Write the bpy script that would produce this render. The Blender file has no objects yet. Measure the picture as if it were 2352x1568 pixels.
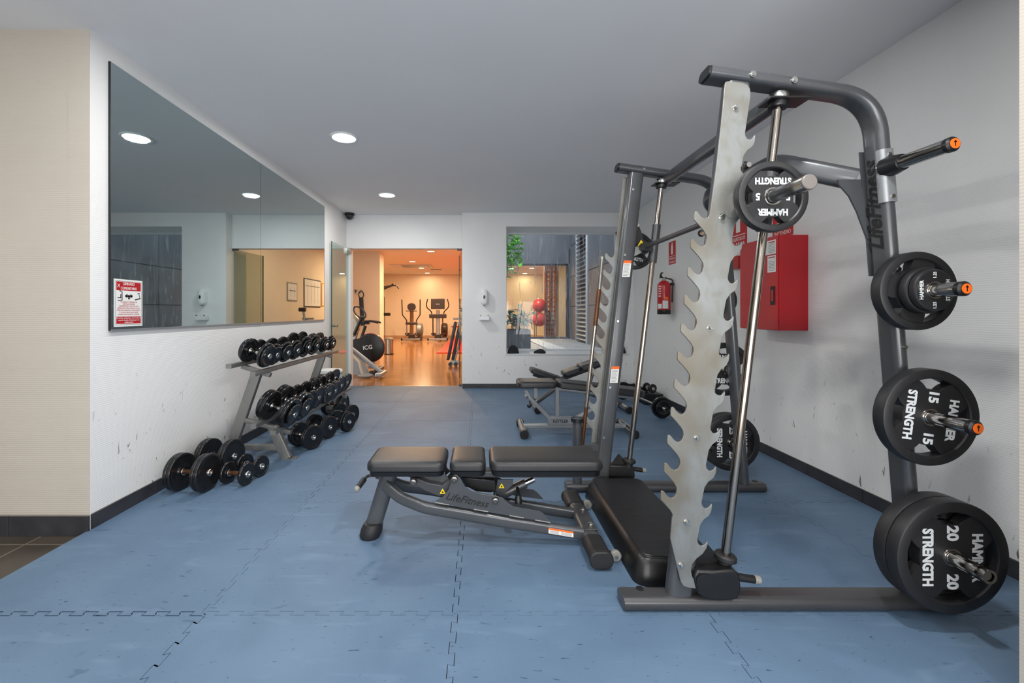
import bpy, math, random
from mathutils import Vector as V, Matrix as M
random.seed(7)
R = math.radians
PI = math.pi
C = bpy.context.scene.collection
scene = bpy.context.scene

# ------------------------------------------------------------------ camera, world, lights, exposure
F = 980.0                      # focal length in pixels of the 2352 wide frame
CX, CY = 1103.0, 716.0         # vanishing point of the room's depth
CAMZ = 1.2
cam = bpy.data.cameras.new('camera'); camo = bpy.data.objects.new('camera', cam); C.objects.link(camo)
camo.location = (0, 0, CAMZ); camo.rotation_euler = (R(90), 0, 0)
cam.sensor_width = 36; cam.lens = 36 * F / 2352
cam.shift_x = (1176 - CX) / 2352; cam.shift_y = -(784 - CY) / 2352
cam.clip_start = .05; cam.clip_end = 200
scene.camera = camo

w = bpy.data.worlds.new('world'); scene.world = w; w.use_nodes = True
bg = w.node_tree.nodes['Background']; bg.inputs[0].default_value = (.88, .92, .97, 1); bg.inputs[1].default_value = 3.8
scene.view_settings.view_transform = 'Standard'; scene.view_settings.look = 'None'
scene.view_settings.gamma = 1; scene.view_settings.use_curve_mapping = False
scene.view_settings.exposure = 0.0

H = 2.76                      # ceiling of the gym
H2 = 2.95                     # ceiling of the room beyond
XL, XR = -2.155, 2.415        # side walls
YB, YD, YF = 6.72, 6.88, 2.357  # back wall with window, door wall, wall facing the camera on the left
COOL = (1.0, .985, .96)
WARM = (1.0, .70, .42)

def lamp(kind, loc, power, color, size=.2, rot=(0, 0, 0), size_y=None, spread=None):
    l = bpy.data.lights.new('area_light', kind); l.energy = power; l.color = color
    if kind == 'AREA':
        l.shape = 'DISK' if size_y is None else 'RECTANGLE'; l.size = size
        if size_y: l.size_y = size_y
        if spread: l.spread = spread
    o = bpy.data.objects.new('area_light', l); C.objects.link(o); o.location = loc; o.rotation_euler = rot
    o['kind'] = 'helper'
    return o
GYM_LIGHTS = [(-1.217, 3.81), (-1.24, 5.68), (-1.22, 1.94), (-1.22, .07), (1.1, -.7), (.75, .95), (-1.22, -1.8), (2.9, .2)]  # lamps off the left-hand row are added out of view for brightness
for x, y in GYM_LIGHTS:
    lamp('AREA', (x, y, H - .022), 36 if x == .75 else 20, COOL, .17)  # the stronger one is an added, unseen fill for the right wall
HALL_LIGHTS = [(-3.3, .9), (-3.3, -1.2)]
for x, y in HALL_LIGHTS:
    lamp('AREA', (x, y, H - .022), 8, (1, .84, .66), .17)
BACK_LIGHTS = [(-1.42, 12.3), (-2.35, 14.8), (-2.34, 17.0), (-2.38, 19.2), (2.06, 17.0), (2.03, 19.4), (-1.2, 8.4), (-2.9, 9.6), (1.3, 13.2)]
for x, y in BACK_LIGHTS:
    lamp('AREA', (x, y, H2 - .022), 24 if y < 10 else 16 if y > 19 else 105, WARM, .2)
# large fill light added behind the camera, tilted up to brighten the ceiling
lamp('AREA', (.2, -2.75, 1.3), 265, (1.0, .985, .97), 4.4, (R(122), 0, 0), 2.3)

# ------------------------------------------------------------------ materials
def lin(c):
    return tuple(((x / 255 / 12.92) if x / 255 <= .04045 else ((x / 255 + .055) / 1.055) ** 2.4) for x in c)
MATS = {}
def mat(name, rgb, rough=.5, metal=0.0, var=0.0, vscale=6.0, bump=0.0, bscale=60.0, stretch=(1, 1, 1), coat=0.0, emit=None, spec=None, trans=0.0, ior=1.45, alpha=1.0):
    if name in MATS: return MATS[name]
    m = bpy.data.materials.new(name); m.use_nodes = True; nt = m.node_tree; N = nt.nodes; L = nt.links
    b = N['Principled BSDF']; col = lin(rgb)
    b.inputs['Base Color'].default_value = (*col, 1); b.inputs['Roughness'].default_value = rough; b.inputs['Metallic'].default_value = metal
    if coat: b.inputs['Coat Weight'].default_value = coat; b.inputs['Coat Roughness'].default_value = .12
    if spec is not None: b.inputs['Specular IOR Level'].default_value = spec
    if trans: b.inputs['Transmission Weight'].default_value = trans; b.inputs['IOR'].default_value = ior
    if emit: b.inputs['Emission Color'].default_value = (*lin(emit[0]), 1); b.inputs['Emission Strength'].default_value = emit[1]
    tc = N.new('ShaderNodeTexCoord'); mp = N.new('ShaderNodeMapping'); mp.inputs['Scale'].default_value = stretch
    L.new(tc.outputs['Object'], mp.inputs['Vector'])
    if var:
        n = N.new('ShaderNodeTexNoise'); n.inputs['Scale'].default_value = vscale; n.inputs['Detail'].default_value = 5
        L.new(mp.outputs[0], n.inputs['Vector'])
        mr = N.new('ShaderNodeMapRange'); mr.inputs[1].default_value = .3; mr.inputs[2].default_value = .7
        mr.inputs[3].default_value = 1 - var; mr.inputs[4].default_value = 1 + var
        L.new(n.outputs['Fac'], mr.inputs[0])
        mx = N.new('ShaderNodeMix'); mx.data_type = 'RGBA'; mx.blend_type = 'MULTIPLY'; mx.inputs[0].default_value = 1
        mx.inputs[6].default_value = (*col, 1); L.new(mr.outputs[0], mx.inputs[7]); L.new(mx.outputs[2], b.inputs['Base Color'])
        mr2 = N.new('ShaderNodeMapRange'); mr2.inputs[3].default_value = max(0, rough - .08); mr2.inputs[4].default_value = min(1, rough + .08)
        L.new(n.outputs['Fac'], mr2.inputs[0]); L.new(mr2.outputs[0], b.inputs['Roughness'])
    if bump:
        n2 = N.new('ShaderNodeTexNoise'); n2.inputs['Scale'].default_value = bscale; n2.inputs['Detail'].default_value = 3
        L.new(mp.outputs[0], n2.inputs['Vector'])
        bp = N.new('ShaderNodeBump'); bp.inputs['Strength'].default_value = bump; bp.inputs['Distance'].default_value = .002
        L.new(n2.outputs['Fac'], bp.inputs['Height']); L.new(bp.outputs[0], b.inputs['Normal'])
    MATS[name] = m
    return m

def node_mat(name):
    m = bpy.data.materials.new(name); m.use_nodes = True; MATS[name] = m
    return m, m.node_tree.nodes, m.node_tree.links, m.node_tree.nodes['Principled BSDF']

def marks(N, L, scale, stretch, lo, hi, rot=(0, 0, 0)):
    """0..1 mask of sparse thin marks"""
    tc = N.new('ShaderNodeTexCoord'); mp = N.new('ShaderNodeMapping'); mp.inputs['Scale'].default_value = stretch; mp.inputs['Rotation'].default_value = rot
    L.new(tc.outputs['Object'], mp.inputs[0])
    n = N.new('ShaderNodeTexNoise'); n.inputs['Scale'].default_value = scale; n.inputs['Detail'].default_value = 2; n.inputs['Distortion'].default_value = .6
    L.new(mp.outputs[0], n.inputs['Vector'])
    r = N.new('ShaderNodeMapRange'); r.inputs[1].default_value = lo; r.inputs[2].default_value = hi; r.clamp = True
    L.new(n.outputs['Fac'], r.inputs[0])
    return r.outputs[0]

def mixc(N, L, fac, a, b, mode='MIX'):
    mx = N.new('ShaderNodeMix'); mx.data_type = 'RGBA'; mx.blend_type = mode
    if isinstance(fac, float): mx.inputs[0].default_value = fac
    else: L.new(fac, mx.inputs[0])
    for i, s in ((6, a), (7, b)):
        if isinstance(s, tuple): mx.inputs[i].default_value = (*s, 1)
        else: L.new(s, mx.inputs[i])
    return mx.outputs[2]

def mathn(N, L, op, a, b):
    m = N.new('ShaderNodeMath'); m.operation = op
    for i, s in ((0, a), (1, b)):
        if isinstance(s, (int, float)): m.inputs[i].default_value = s
        else: L.new(s, m.inputs[i])
    return m.outputs[0]

def wall_mat(name, rgb, dirt=True):
    m, N, L, b = node_mat(name)
    base = lin(rgb)
    tc = N.new('ShaderNodeTexCoord'); sp = N.new('ShaderNodeSeparateXYZ'); L.new(tc.outputs['Object'], sp.inputs[0])
    n = N.new('ShaderNodeTexNoise'); n.inputs['Scale'].default_value = 1.3; n.inputs['Detail'].default_value = 6
    L.new(tc.outputs['Object'], n.inputs['Vector'])
    r = N.new('ShaderNodeMapRange'); r.inputs[1].default_value = .35; r.inputs[2].default_value = .7
    L.new(n.outputs['Fac'], r.inputs[0])
    c = mixc(N, L, r.outputs[0], base, tuple(x * .93 for x in base))
    if dirt:   # scuffs and knocks low on the wall
        low = N.new('ShaderNodeMapRange'); low.inputs[1].default_value = .95; low.inputs[2].default_value = .15; L.new(sp.outputs['Z'], low.inputs[0])
        k = mathn(N, L, 'MULTIPLY', marks(N, L, 13, (1, 1.8, 1), .735, .765), low.outputs[0])
        c = mixc(N, L, mathn(N, L, 'MULTIPLY', k, .45), c, lin((70, 72, 78)))
        k2 = mathn(N, L, 'MULTIPLY', marks(N, L, 30, (1, 1, .35), .69, .75), low.outputs[0])
        c = mixc(N, L, k2, c, lin((90, 84, 78)))
        k3 = mathn(N, L, 'MULTIPLY', marks(N, L, 1.1, (1, 1, .3), .5, .75), .35)
        c = mixc(N, L, k3, c, tuple(x * f for x, f in zip(base, (.86, .83, .78))))
    L.new(c, b.inputs['Base Color']); b.inputs['Roughness'].default_value = .7
    wv = N.new('ShaderNodeTexWave'); wv.bands_direction = 'Z'; wv.inputs['Scale'].default_value = 28; wv.inputs['Distortion'].default_value = 1.2; wv.inputs['Detail'].default_value = 2
    L.new(tc.outputs['Object'], wv.inputs['Vector'])
    bp = N.new('ShaderNodeBump'); bp.inputs['Strength'].default_value = .25; bp.inputs['Distance'].default_value = .0015
    L.new(wv.outputs['Fac'], bp.inputs['Height']); L.new(bp.outputs[0], b.inputs['Normal'])
    return m

def mat_floor():
    m, N, L, b = node_mat('blue foam')
    base = lin((96, 120, 146))
    tc = N.new('ShaderNodeTexCoord')
    n = N.new('ShaderNodeTexNoise'); n.inputs['Scale'].default_value = 1.6; n.inputs['Detail'].default_value = 7; L.new(tc.outputs['Object'], n.inputs['Vector'])
    r = N.new('ShaderNodeMapRange'); r.inputs[1].default_value = .32; r.inputs[2].default_value = .68; L.new(n.outputs['Fac'], r.inputs[0])
    c = mixc(N, L, r.outputs[0], lin((79, 102, 127)), lin((94, 118, 142)))
    c = mixc(N, L, mathn(N, L, 'MULTIPLY', marks(N, L, 7, (1, 3.2, 1), .70, .735, (0, 0, .5)), .4), c, lin((44, 60, 82)))
    c = mixc(N, L, mathn(N, L, 'MULTIPLY', marks(N, L, 18, (1.4, 6, 1), .695, .72, (0, 0, -.35)), .75), c, lin((34, 44, 60)))
    c = mixc(N, L, mathn(N, L, 'MULTIPLY', marks(N, L, 3.5, (1, 4.5, 1), .58, .78, (0, 0, .7)), .25), c, lin((126, 150, 174)))
    c = mixc(N, L, mathn(N, L, 'MULTIPLY', marks(N, L, 2.0, (1, 1, 1), .56, .75), .35), c, lin((70, 90, 116)))
    L.new(c, b.inputs['Base Color']); b.inputs['Roughness'].default_value = .62
    n2 = N.new('ShaderNodeTexNoise'); n2.inputs['Scale'].default_value = 260; L.new(tc.outputs['Object'], n2.inputs['Vector'])
    bp = N.new('ShaderNodeBump'); bp.inputs['Strength'].default_value = .3; bp.inputs['Distance'].default_value = .001
    L.new(n2.outputs['Fac'], bp.inputs['Height']); L.new(bp.outputs[0], b.inputs['Normal'])
    return m

def tile_mat(name, a, bcol, grout, sx, sy, rough, off=0.0, mortar=.006):
    m, N, L, b = node_mat(name)
    tc = N.new('ShaderNodeTexCoord')
    br = N.new('ShaderNodeTexBrick'); br.offset = off; br.inputs['Scale'].default_value = 1
    br.inputs['Brick Width'].default_value = sx; br.inputs['Row Height'].default_value = sy; br.inputs['Mortar Size'].default_value = mortar
    br.inputs['Color1'].default_value = (*lin(a), 1); br.inputs['Color2'].default_value = (*lin(bcol), 1); br.inputs['Mortar'].default_value = (*lin(grout), 1)
    L.new(tc.outputs['Object'], br.inputs['Vector'])
    n = N.new('ShaderNodeTexNoise'); n.inputs['Scale'].default_value = 5; n.inputs['Detail'].default_value = 8; L.new(tc.outputs['Object'], n.inputs['Vector'])
    r = N.new('ShaderNodeMapRange'); r.inputs[1].default_value = .3; r.inputs[2].default_value = .7; r.inputs[3].default_value = .75; r.inputs[4].default_value = 1.2; L.new(n.outputs['Fac'], r.inputs[0])
    c = mixc(N, L, 1.0, br.outputs['Color'], r.outputs[0], 'MULTIPLY')
    L.new(c, b.inputs['Base Color']); b.inputs['Roughness'].default_value = rough
    return m, N, L, b, br

WHITE = wall_mat('white wall', (231, 231, 230))
WALLB = wall_mat('white back wall', (231, 231, 231))
CREAM = wall_mat('cream wall', (186, 179, 168), False)
WARMW = mat('warm cream wall', (226, 212, 190), .7, var=.04, vscale=1.5)
CEIL = mat('ceiling paint', (228, 229, 231), .8, var=.015, vscale=2, bump=.1, bscale=120)
CEILB = mat('far ceiling paint', (226, 222, 216), .8)
FLOOR = mat_floor()
BASE = mat('dark skirting tile', (50, 50, 54), .35, var=.25, vscale=9)
TILE = tile_mat('brown floor tile', (62, 56, 50), (72, 66, 58), (110, 102, 90), .6, .45, .3)[0]
PARQ, _N, _L, _b, _br = tile_mat('oiled parquet', (150, 97, 46), (172, 116, 60), (116, 74, 36), .9, .085, .16, .5, .002)
PATIO = tile_mat('pale patio slab', (150, 152, 154), (160, 162, 165), (115, 117, 120), 1.2, .6, .5)[0]
SLAB = mat('dark cladding slab', (84, 88, 94), .35, var=.22, vscale=2.5, stretch=(1, 1, .4))
IRON = mat('charcoal painted steel', (68, 68, 70), .34, .35, var=.06, vscale=5, coat=.25)
IRON2 = mat('gunmetal painted steel', (77, 79, 82), .32, .35, var=.06, vscale=5, coat=.3)
CHROME = mat('chrome', (190, 186, 180), .12, 1.0)
ROD = mat('steel rod', (165, 156, 146), .17, 1.0, var=.1, vscale=3, stretch=(1, 1, .4))
def steel_mat():
    m, N, L, b = node_mat('galvanised steel')
    k = marks(N, L, 3.2, (1, 1, .8), .42, .66); k2 = marks(N, L, 26, (1, 1, .6), .45, .7)
    c = mixc(N, L, k, lin((140, 143, 142)), lin((118, 112, 100)))
    c = mixc(N, L, mathn(N, L, 'MULTIPLY', k2, .35), c, lin((118, 110, 96)))
    L.new(c, b.inputs['Base Color']); b.inputs['Metallic'].default_value = .6; b.inputs['Roughness'].default_value = .42
    return m
STEEL = steel_mat()
SILVER = mat('silver lacquer', (150, 153, 156), .35, .55, var=.05)
RACKG = mat('grey rack lacquer', (128, 128, 126), .4, .5, var=.06)
RUBBER = mat('black rubber', (26, 26, 28), .55, 0, var=.1, vscale=20, bump=.25, bscale=350)
URETH = mat('black urethane', (28, 28, 30), .45, 0, bump=.2, bscale=400)
GLOSSB = mat('glossy black rubber', (24, 24, 26), .2, 0, var=.15, vscale=30)
VINYL = mat('black vinyl', (34, 34, 36), .36, 0, bump=.35, bscale=420)
VINYLD = mat('dark blue vinyl', (40, 52, 68), .4, 0, bump=.3, bscale=400)
BLACK = mat('black plastic', (20, 20, 22), .38)
GREYP = mat('grey plastic', (132, 130, 124), .5)
WHITEP = mat('white plastic', (228, 230, 230), .35)
LETTER = mat('white lettering', (205, 208, 210), .5)
DARKL = mat('black lettering', (14, 14, 15), .5)
RED = mat('red enamel', (178, 12, 26), .35, 0, var=.05, coat=.3)
REDS = mat('red sign', (186, 30, 38), .5)
REDT = mat('dark red print', (170, 44, 50), .6)
ORANGE = mat('orange print', (238, 104, 24), .5)
YELLOW = mat('yellow print', (240, 212, 20), .5)
PAPER = mat('white paper', (226, 226, 222), .6)
GREYT = mat('grey print', (120, 120, 122), .6)
RUST = mat('rusty steel', (96, 62, 40), .45, .6, var=.3, vscale=14)
MIRROR = mat('mirror', (196, 208, 208), .012, 1.0)
FRAMEW = mat('white window frame', (206, 210, 214), .45)
LAMPM = mat('lamp diffuser', (255, 255, 255), .5, emit=((245, 250, 255), 9))
LAMPW = mat('warm lamp diffuser', (255, 240, 210), .5, emit=((255, 226, 170), 12))
LEAF = mat('leaf', (44, 104, 52), .35, var=.3, vscale=8)
LEAFB = mat('young leaf', (120, 205, 50), .4, var=.3, vscale=8)
WOOD = mat('brown wood', (136, 70, 44), .4, var=.2, vscale=7, stretch=(1, 1, .2))
CLOTH = mat('dark cloth', (30, 30, 33), .9, bump=.5, bscale=200)
BALLR = mat('red ball', (188, 52, 50), .3)
REDMAT = mat('red mat', (222, 56, 46), .6)
STAIN = mat('stainless steel', (170, 165, 158), .2, 1.0)
ZINC = mat('zinc bolt', (190, 190, 186), .22, 1.0)

def glass_mat(name, tint, rough=0.0, dirt=0.0):
    m, N, L, b = node_mat(name)
    out = N['Material Output']
    tr = N.new('ShaderNodeBsdfTransparent'); tr.inputs[0].default_value = (*tint, 1)
    gl = N.new('ShaderNodeBsdfGlossy'); gl.inputs['Roughness'].default_value = .01
    fr = N.new('ShaderNodeFresnel'); fr.inputs['IOR'].default_value = 1.5
    mx = N.new('ShaderNodeMixShader'); L.new(mathn(N, L, 'MULTIPLY', fr.outputs[0], .45), mx.inputs[0]); L.new(tr.outputs[0], mx.inputs[1]); L.new(gl.outputs[0], mx.inputs[2])
    res = mx.outputs[0]
    if dirt:
        df = N.new('ShaderNodeBsdfDiffuse'); df.inputs[0].default_value = (.75, .78, .84, 1)
        k = mathn(N, L, 'MULTIPLY', marks(N, L, 2.2, (1, 1, 1), .30, .80), dirt)
        k2 = mathn(N, L, 'MULTIPLY', marks(N, L, 30, (1.2, 1, .12), .55, .72, (0, .5, 0)), dirt * 2.6)
        mx2 = N.new('ShaderNodeMixShader'); L.new(mathn(N, L, 'MAXIMUM', k, k2), mx2.inputs[0]); L.new(res, mx2.inputs[1]); L.new(df.outputs[0], mx2.inputs[2])
        res = mx2.outputs[0]
    L.new(res, out.inputs['Surface'])
    return m
GLASS = glass_mat('clear glass', (.90, .96, .93))
GLASSD = glass_mat('dusty glass', (.92, .95, .98), dirt=.13)
GEDGE = mat('glass edge', (30, 58, 50), .1)

# ------------------------------------------------------------------ geometry helpers
def P(u, v, y):
    """the point of the vertical plane at depth y that the pixel (u, v) of the photograph looks at"""
    return V(((u - CX) / F * y, y, CAMZ - (v - CY) / F * y))

def stadium(w, h, n=8, r=None):
    """closed outline w wide and h high with corner radius r"""
    r = min(w, h) / 2 - 1e-5 if r is None else r
    pts = []
    for cx, cy, a0 in ((w / 2 - r, h / 2 - r, 0), (-w / 2 + r, h / 2 - r, 90), (-w / 2 + r, -h / 2 + r, 180), (w / 2 - r, -h / 2 + r, 270)):
        for i in range(n + 1):
            a = R(a0 + 90 * i / n); pts.append((cx + r * math.cos(a), cy + r * math.sin(a)))
    return pts

def fillet(pts, r, n=8):
    pts = [V(p) for p in pts]; out = [pts[0]]
    for i in range(1, len(pts) - 1):
        a, b, c = pts[i - 1], pts[i], pts[i + 1]
        d1 = (a - b).normalized(); d2 = (c - b).normalized(); ang = d1.angle(d2)
        t = min(r / math.tan(ang / 2), (a - b).length * .48, (c - b).length * .48)
        p1, p2 = b + d1 * t, b + d2 * t
        for k in range(n + 1):
            s = k / n; out.append(p1.lerp(b, s).lerp(b.lerp(p2, s), s))
    out.append(pts[-1]); return out

class MB:
    def __init__(s): s.v = []; s.f = []
    def add(s, vs, fs, m=None):
        o = len(s.v)
        s.v += [(m @ V(p)) if m is not None else V(p) for p in vs]
        s.f += [tuple(i + o for i in f) for f in fs]; return s
    def box(s, x0, x1, y0, y1, z0, z1, m=None):
        vs = [(x, y, z) for x in (x0, x1) for y in (y0, y1) for z in (z0, z1)]
        return s.add(vs, [(0, 1, 3, 2), (4, 6, 7, 5), (0, 4, 5, 1), (2, 3, 7, 6), (0, 2, 6, 4), (1, 5, 7, 3)], m)
    def rings(s, rings, cap=True, closed=False, m=None):
        n = len(rings[0]); vs = [p for r in rings for p in r]; fs = []
        k = len(rings)
        for i in range(k - 1 + (1 if closed else 0)):
            j = (i + 1) % k
            for a in range(n):
                b = (a + 1) % n; fs.append((i * n + a, i * n + b, j * n + b, j * n + a))
        if cap and not closed:
            fs.append(tuple(reversed(range(n)))); fs.append(tuple((k - 1) * n + a for a in range(n)))
        return s.add(vs, fs, m)
    def sweep(s, path, prof, side=None, cap=True, closed=False):
        path = [V(p) for p in path]; rs = []; n = len(path)
        up = None
        for i, p in enumerate(path):
            if closed: t = (path[(i + 1) % n] - path[i - 1]).normalized()
            elif i == 0: t = (path[1] - p).normalized()
            elif i == n - 1: t = (p - path[-2]).normalized()
            else: t = ((path[i + 1] - p).normalized() + (p - path[i - 1]).normalized()).normalized()
            if side is not None:
                sd = V(side); u = t.cross(sd).normalized(); sd = u.cross(t).normalized()
            else:
                if up is None: up = V((0, 0, 1)) if abs(t.z) < .9 else V((1, 0, 0))
                sd = t.cross(up).normalized(); u = sd.cross(t).normalized(); up = u
            rs.append([p + sd * a + u * b for a, b in prof])
        return s.rings(rs, cap, closed)
    def tube(s, path, r, n=14, cap=True, closed=False):
        return s.sweep(path, [(r * math.cos(2 * PI * k / n), r * math.sin(2 * PI * k / n)) for k in range(n)], None, cap, closed)
    def lathe(s, prof, o=(0, 0, 0), axis=(0, 0, 1), n=40, closed=False, cap=False):
        ax = V(axis).normalized(); q = ax.to_track_quat('Z', 'Y').to_matrix().to_4x4(); q.translation = V(o)
        rs = [[(r * math.cos(2 * PI * k / n), r * math.sin(2 * PI * k / n), h) for k in range(n)] for r, h in prof]
        return s.rings(rs, cap, closed, q)
    def cyl(s, p0, p1, r, r1=None, n=24):
        p0, p1 = V(p0), V(p1); d = p1 - p0
        return s.lathe([(r, 0), (r if r1 is None else r1, d.length)], p0, d, n, cap=True)
    def prism(s, poly, dirn, depth):
        """poly: 3D points in one plane, pushed along dirn by depth"""
        a = [V(p) for p in poly]; d = V(dirn) * depth; b = [p + d for p in a]; n = len(a)
        fs = [tuple(range(n)), tuple(reversed(range(n, 2 * n)))] + [(i, n + i, n + (i + 1) % n, (i + 1) % n) for i in range(n)]
        return s.add(a + b, fs)
    def sphere(s, c, r, n=20, sc=(1, 1, 1)):
        k = n // 2
        prof = [(max(1e-4, r * math.sin(PI * i / k)), -r * math.cos(PI * i / k)) for i in range(k + 1)]
        rs = [[(c[0] + a * math.cos(2 * PI * j / n) * sc[0], c[1] + a * math.sin(2 * PI * j / n) * sc[1], c[2] + h * sc[2]) for j in range(n)] for a, h in prof]
        return s.rings(rs)
    def pad(s, lx, ly, z0, z1, m, r=.04, edge=.018, waist=0):
        """upholstered block: rounded plan and rounded upper and lower edges"""
        rs = []
        h = z1 - z0
        lay = [(0, edge * .5)] + [(h - edge + edge * math.sin(a), edge - edge * math.cos(a)) for a in [PI / 2 * i / 6 for i in range(7)]]
        lay = [(0, edge * .6), (edge * .5, 0)] + [(h - edge + edge * math.sin(PI / 2 * i / 6), edge * (1 - math.cos(PI / 2 * i / 6))) for i in range(7)] + [(h + .002, edge * 2.2)]
        for z, ins in lay:
            ring = []
            for x, y in stadium(lx - 2 * ins, ly - 2 * ins, 6, max(.004, r - ins)):
                k = 1 - waist * (1 - min(1, abs(y) / (ly / 2)) ** 2) if waist else 1
                ring.append((x * k, y, z0 + z))
            rs.append(ring)
        return s.rings(rs, m=m)
    def text(s, txt, size, o, xd, yd, ext=.0006, shear=0, width=None, align='CENTER', bold=0.0):
        tx = bpy.data.curves.new('t', 'FONT'); tx.body = txt; tx.size = size; tx.align_x = align; tx.align_y = 'CENTER'
        tx.extrude = ext; tx.shear = shear; tx.offset = bold; tx.resolution_u = 3
        ob = bpy.data.objects.new('t', tx); C.objects.link(ob)
        me = bpy.data.meshes.new_from_object(ob)
        xd, yd = V(xd).normalized(), V(yd).normalized(); yd = (yd - xd * yd.dot(xd)).normalized(); zd = xd.cross(yd)
        m = M((xd, yd, zd)).transposed().to_4x4(); m.translation = V(o)
        xs = [v.co.x for v in me.vertices]
        sx = 1
        if width and xs: sx = width / (max(xs) - min(xs))
        s.add([(v.co.x * sx, v.co.y, v.co.z + ext) for v in me.vertices], [tuple(p.vertices) for p in me.polygons], m)
        bpy.data.objects.remove(ob); bpy.data.curves.remove(tx); bpy.data.meshes.remove(me)
        return s

def build(name, mb, material, smooth=40, bevel=0, local=None, seg=2):
    vs = mb.v
    if local is not None: vs = [local @ p for p in vs]
    me = bpy.data.meshes.new(name); me.from_pydata([tuple(p) for p in vs], [], mb.f); me.validate(); me.update()
    o = bpy.data.objects.new(name, me); C.objects.link(o); me.materials.append(material)
    import bmesh
    bm = bmesh.new(); bm.from_mesh(me); bmesh.ops.recalc_face_normals(bm, faces=bm.faces); bm.to_mesh(me); bm.free()
    if smooth:
        me.polygons.foreach_set('use_smooth', [True] * len(me.polygons)); me.set_sharp_from_angle(angle=R(smooth))
    if bevel:
        b = o.modifiers.new('bevel', 'BEVEL'); b.width = bevel; b.segments = seg; b.limit_method = 'ANGLE'; b.angle_limit = R(40)
    return o

def struct(name, mb, material, smooth=0, bevel=0):
    o = build(name, mb, material, smooth, bevel); o['kind'] = 'structure'; return o

def tag(o, label, cat, group=None, kind=None):
    o['label'] = label; o['category'] = cat
    if group: o['group'] = group
    if kind: o['kind'] = kind
    return o

def thing(name, label, cat, loc=(0, 0, 0), rz=0, group=None):
    o = bpy.data.objects.new(name, None); C.objects.link(o); o.empty_display_size = .1
    o.location = loc; o.rotation_euler = (0, 0, rz)
    return tag(o, label, cat, group)

def wmat(o):
    m = M.LocRotScale(o.location, o.rotation_euler, o.scale)
    return wmat(o.parent) @ m if o.parent else m

def part(name, mb, material, parent, smooth=40, bevel=0, label=None, world=True, seg=2):
    """a part; its mesh was laid out in world space (world) or in its thing's own space"""
    o = build(name, mb, material, smooth, bevel, wmat(parent).inverted() if world else None, seg)
    o.parent = parent
    if label: o['label'] = label
    return o

def solo(name, mb, material, label, cat, smooth=40, bevel=0, group=None, kind=None):
    """a thing that is one mesh; origin moved to the middle of its base"""
    xs = [p.x for p in mb.v]; ys = [p.y for p in mb.v]; zs = [p.z for p in mb.v]
    c = V(((min(xs) + max(xs)) / 2, (min(ys) + max(ys)) / 2, min(zs)))
    o = build(name, mb, material, smooth, bevel, M.Translation(-c)); o.location = c
    return tag(o, label, cat, group, kind)

def dup(root, loc=None, rot=None, label=None, group=None):
    def cp(o, parent):
        c = o.copy(); C.objects.link(c)
        if parent is not None:
            c.parent = parent; c.matrix_parent_inverse = o.matrix_parent_inverse.copy()
        for ch in kids.get(o.name, ()): cp(ch, c)
        return c
    kids = {}
    for o in bpy.data.objects:
        if o.parent: kids.setdefault(o.parent.name, []).append(o)
    r = cp(root, None)
    if loc is not None: r.location = loc
    if rot is not None: r.rotation_euler = rot
    if label: r['label'] = label
    if group: r['group'] = group
    return r

# ================================================================== THE ROOM
# floor of interlocking foam mats
def puzzle(a, b, seed):
    """joint line from a to b (2D)"""
    a, b = V(a), V(b); d = (b - a); Ln = d.length; d.normalize(); n = V((-d.y, d.x)); k = int(round(Ln / .1)); st = Ln / max(k, 1)
    pts = [a]
    for i in range(k):
        s0 = i * st
        if i == 0: q = [(.05 * st * 10 * .1, .0)]; q = []
        q = [(s0 + (.004 if i == 0 else -.004), .011), (s0 + .054, .011), (s0 + .046, -.011)] + ([(s0 + .096, -.011)] if i == k - 1 else [(s0 + .104, -.011)])
        pts += [a + d * t + n * o for t, o in q]
    pts.append(b)
    return pts
xs = [XL, -1.1, -.1, .9, 1.9, XR]; ys = [-2.3, -1.3, -.3, .7, 1.7, 2.7, 3.7, 4.7, 5.7, 6.7, 6.93]
mb = MB()
for i in range(len(xs) - 1):
    for j in range(len(ys) - 1):
        x0, x1, y0, y1 = xs[i], xs[i + 1], ys[j], ys[j + 1]
        top_free = j == len(ys) - 2
        bot = puzzle((x0, y0), (x1, y0), 1) if j > 0 else [V((x0, y0)), V((x1, y0))]
        top = puzzle((x0, y1), (x1, y1), 1) if not top_free else [V((x0, y1)), V((x1, y1))]
        lef = puzzle((x0, y0), (x0, y1), 1) if i > 0 and y1 - y0 > .5 else [V((x0, y0)), V((x0, y1))]
        rig = puzzle((x1, y0), (x1, y1), 1) if i < len(xs) - 2 and y1 - y0 > .5 else [V((x1, y0)), V((x1, y1))]
        poly = bot[:-1] + rig[:-1] + list(reversed(top))[:-1] + list(reversed(lef))[:-1]
        c = V(((x0 + x1) / 2, (y0 + y1) / 2)); dx, dy = random.uniform(-.0008, .0008), random.uniform(-.0012, .0012)
        if i == 0 and j == 3: dy = -.004
        sx = 1 - .0022 / (x1 - x0); sy = 1 - .0026 / (y1 - y0)
        pts = [V((c.x + (p.x - c.x) * sx + (dx if 0 < i < len(xs) - 2 else 0), c.y + (p.y - c.y) * sy + dy, -.014)) for p in poly]
        mb.prism(pts, (0, 0, 1), .014)
struct('floor', mb, FLOOR)
mb = MB(); mb.box(-5.2, XR + .1, -2.95, 6.92, -.20, -.026); mb.box(XL, XR, -2.4, 6.92, -.026, -.0142)
struct('floor', mb, TILE)
struct('floor', MB().box(-5, 5.2, 6.93, 20.2, -.20, -.004), PARQ)
struct('ceiling', MB().box(-5.2, 5, -2.95, YD + .12, H, H + .2), CEIL)
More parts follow.
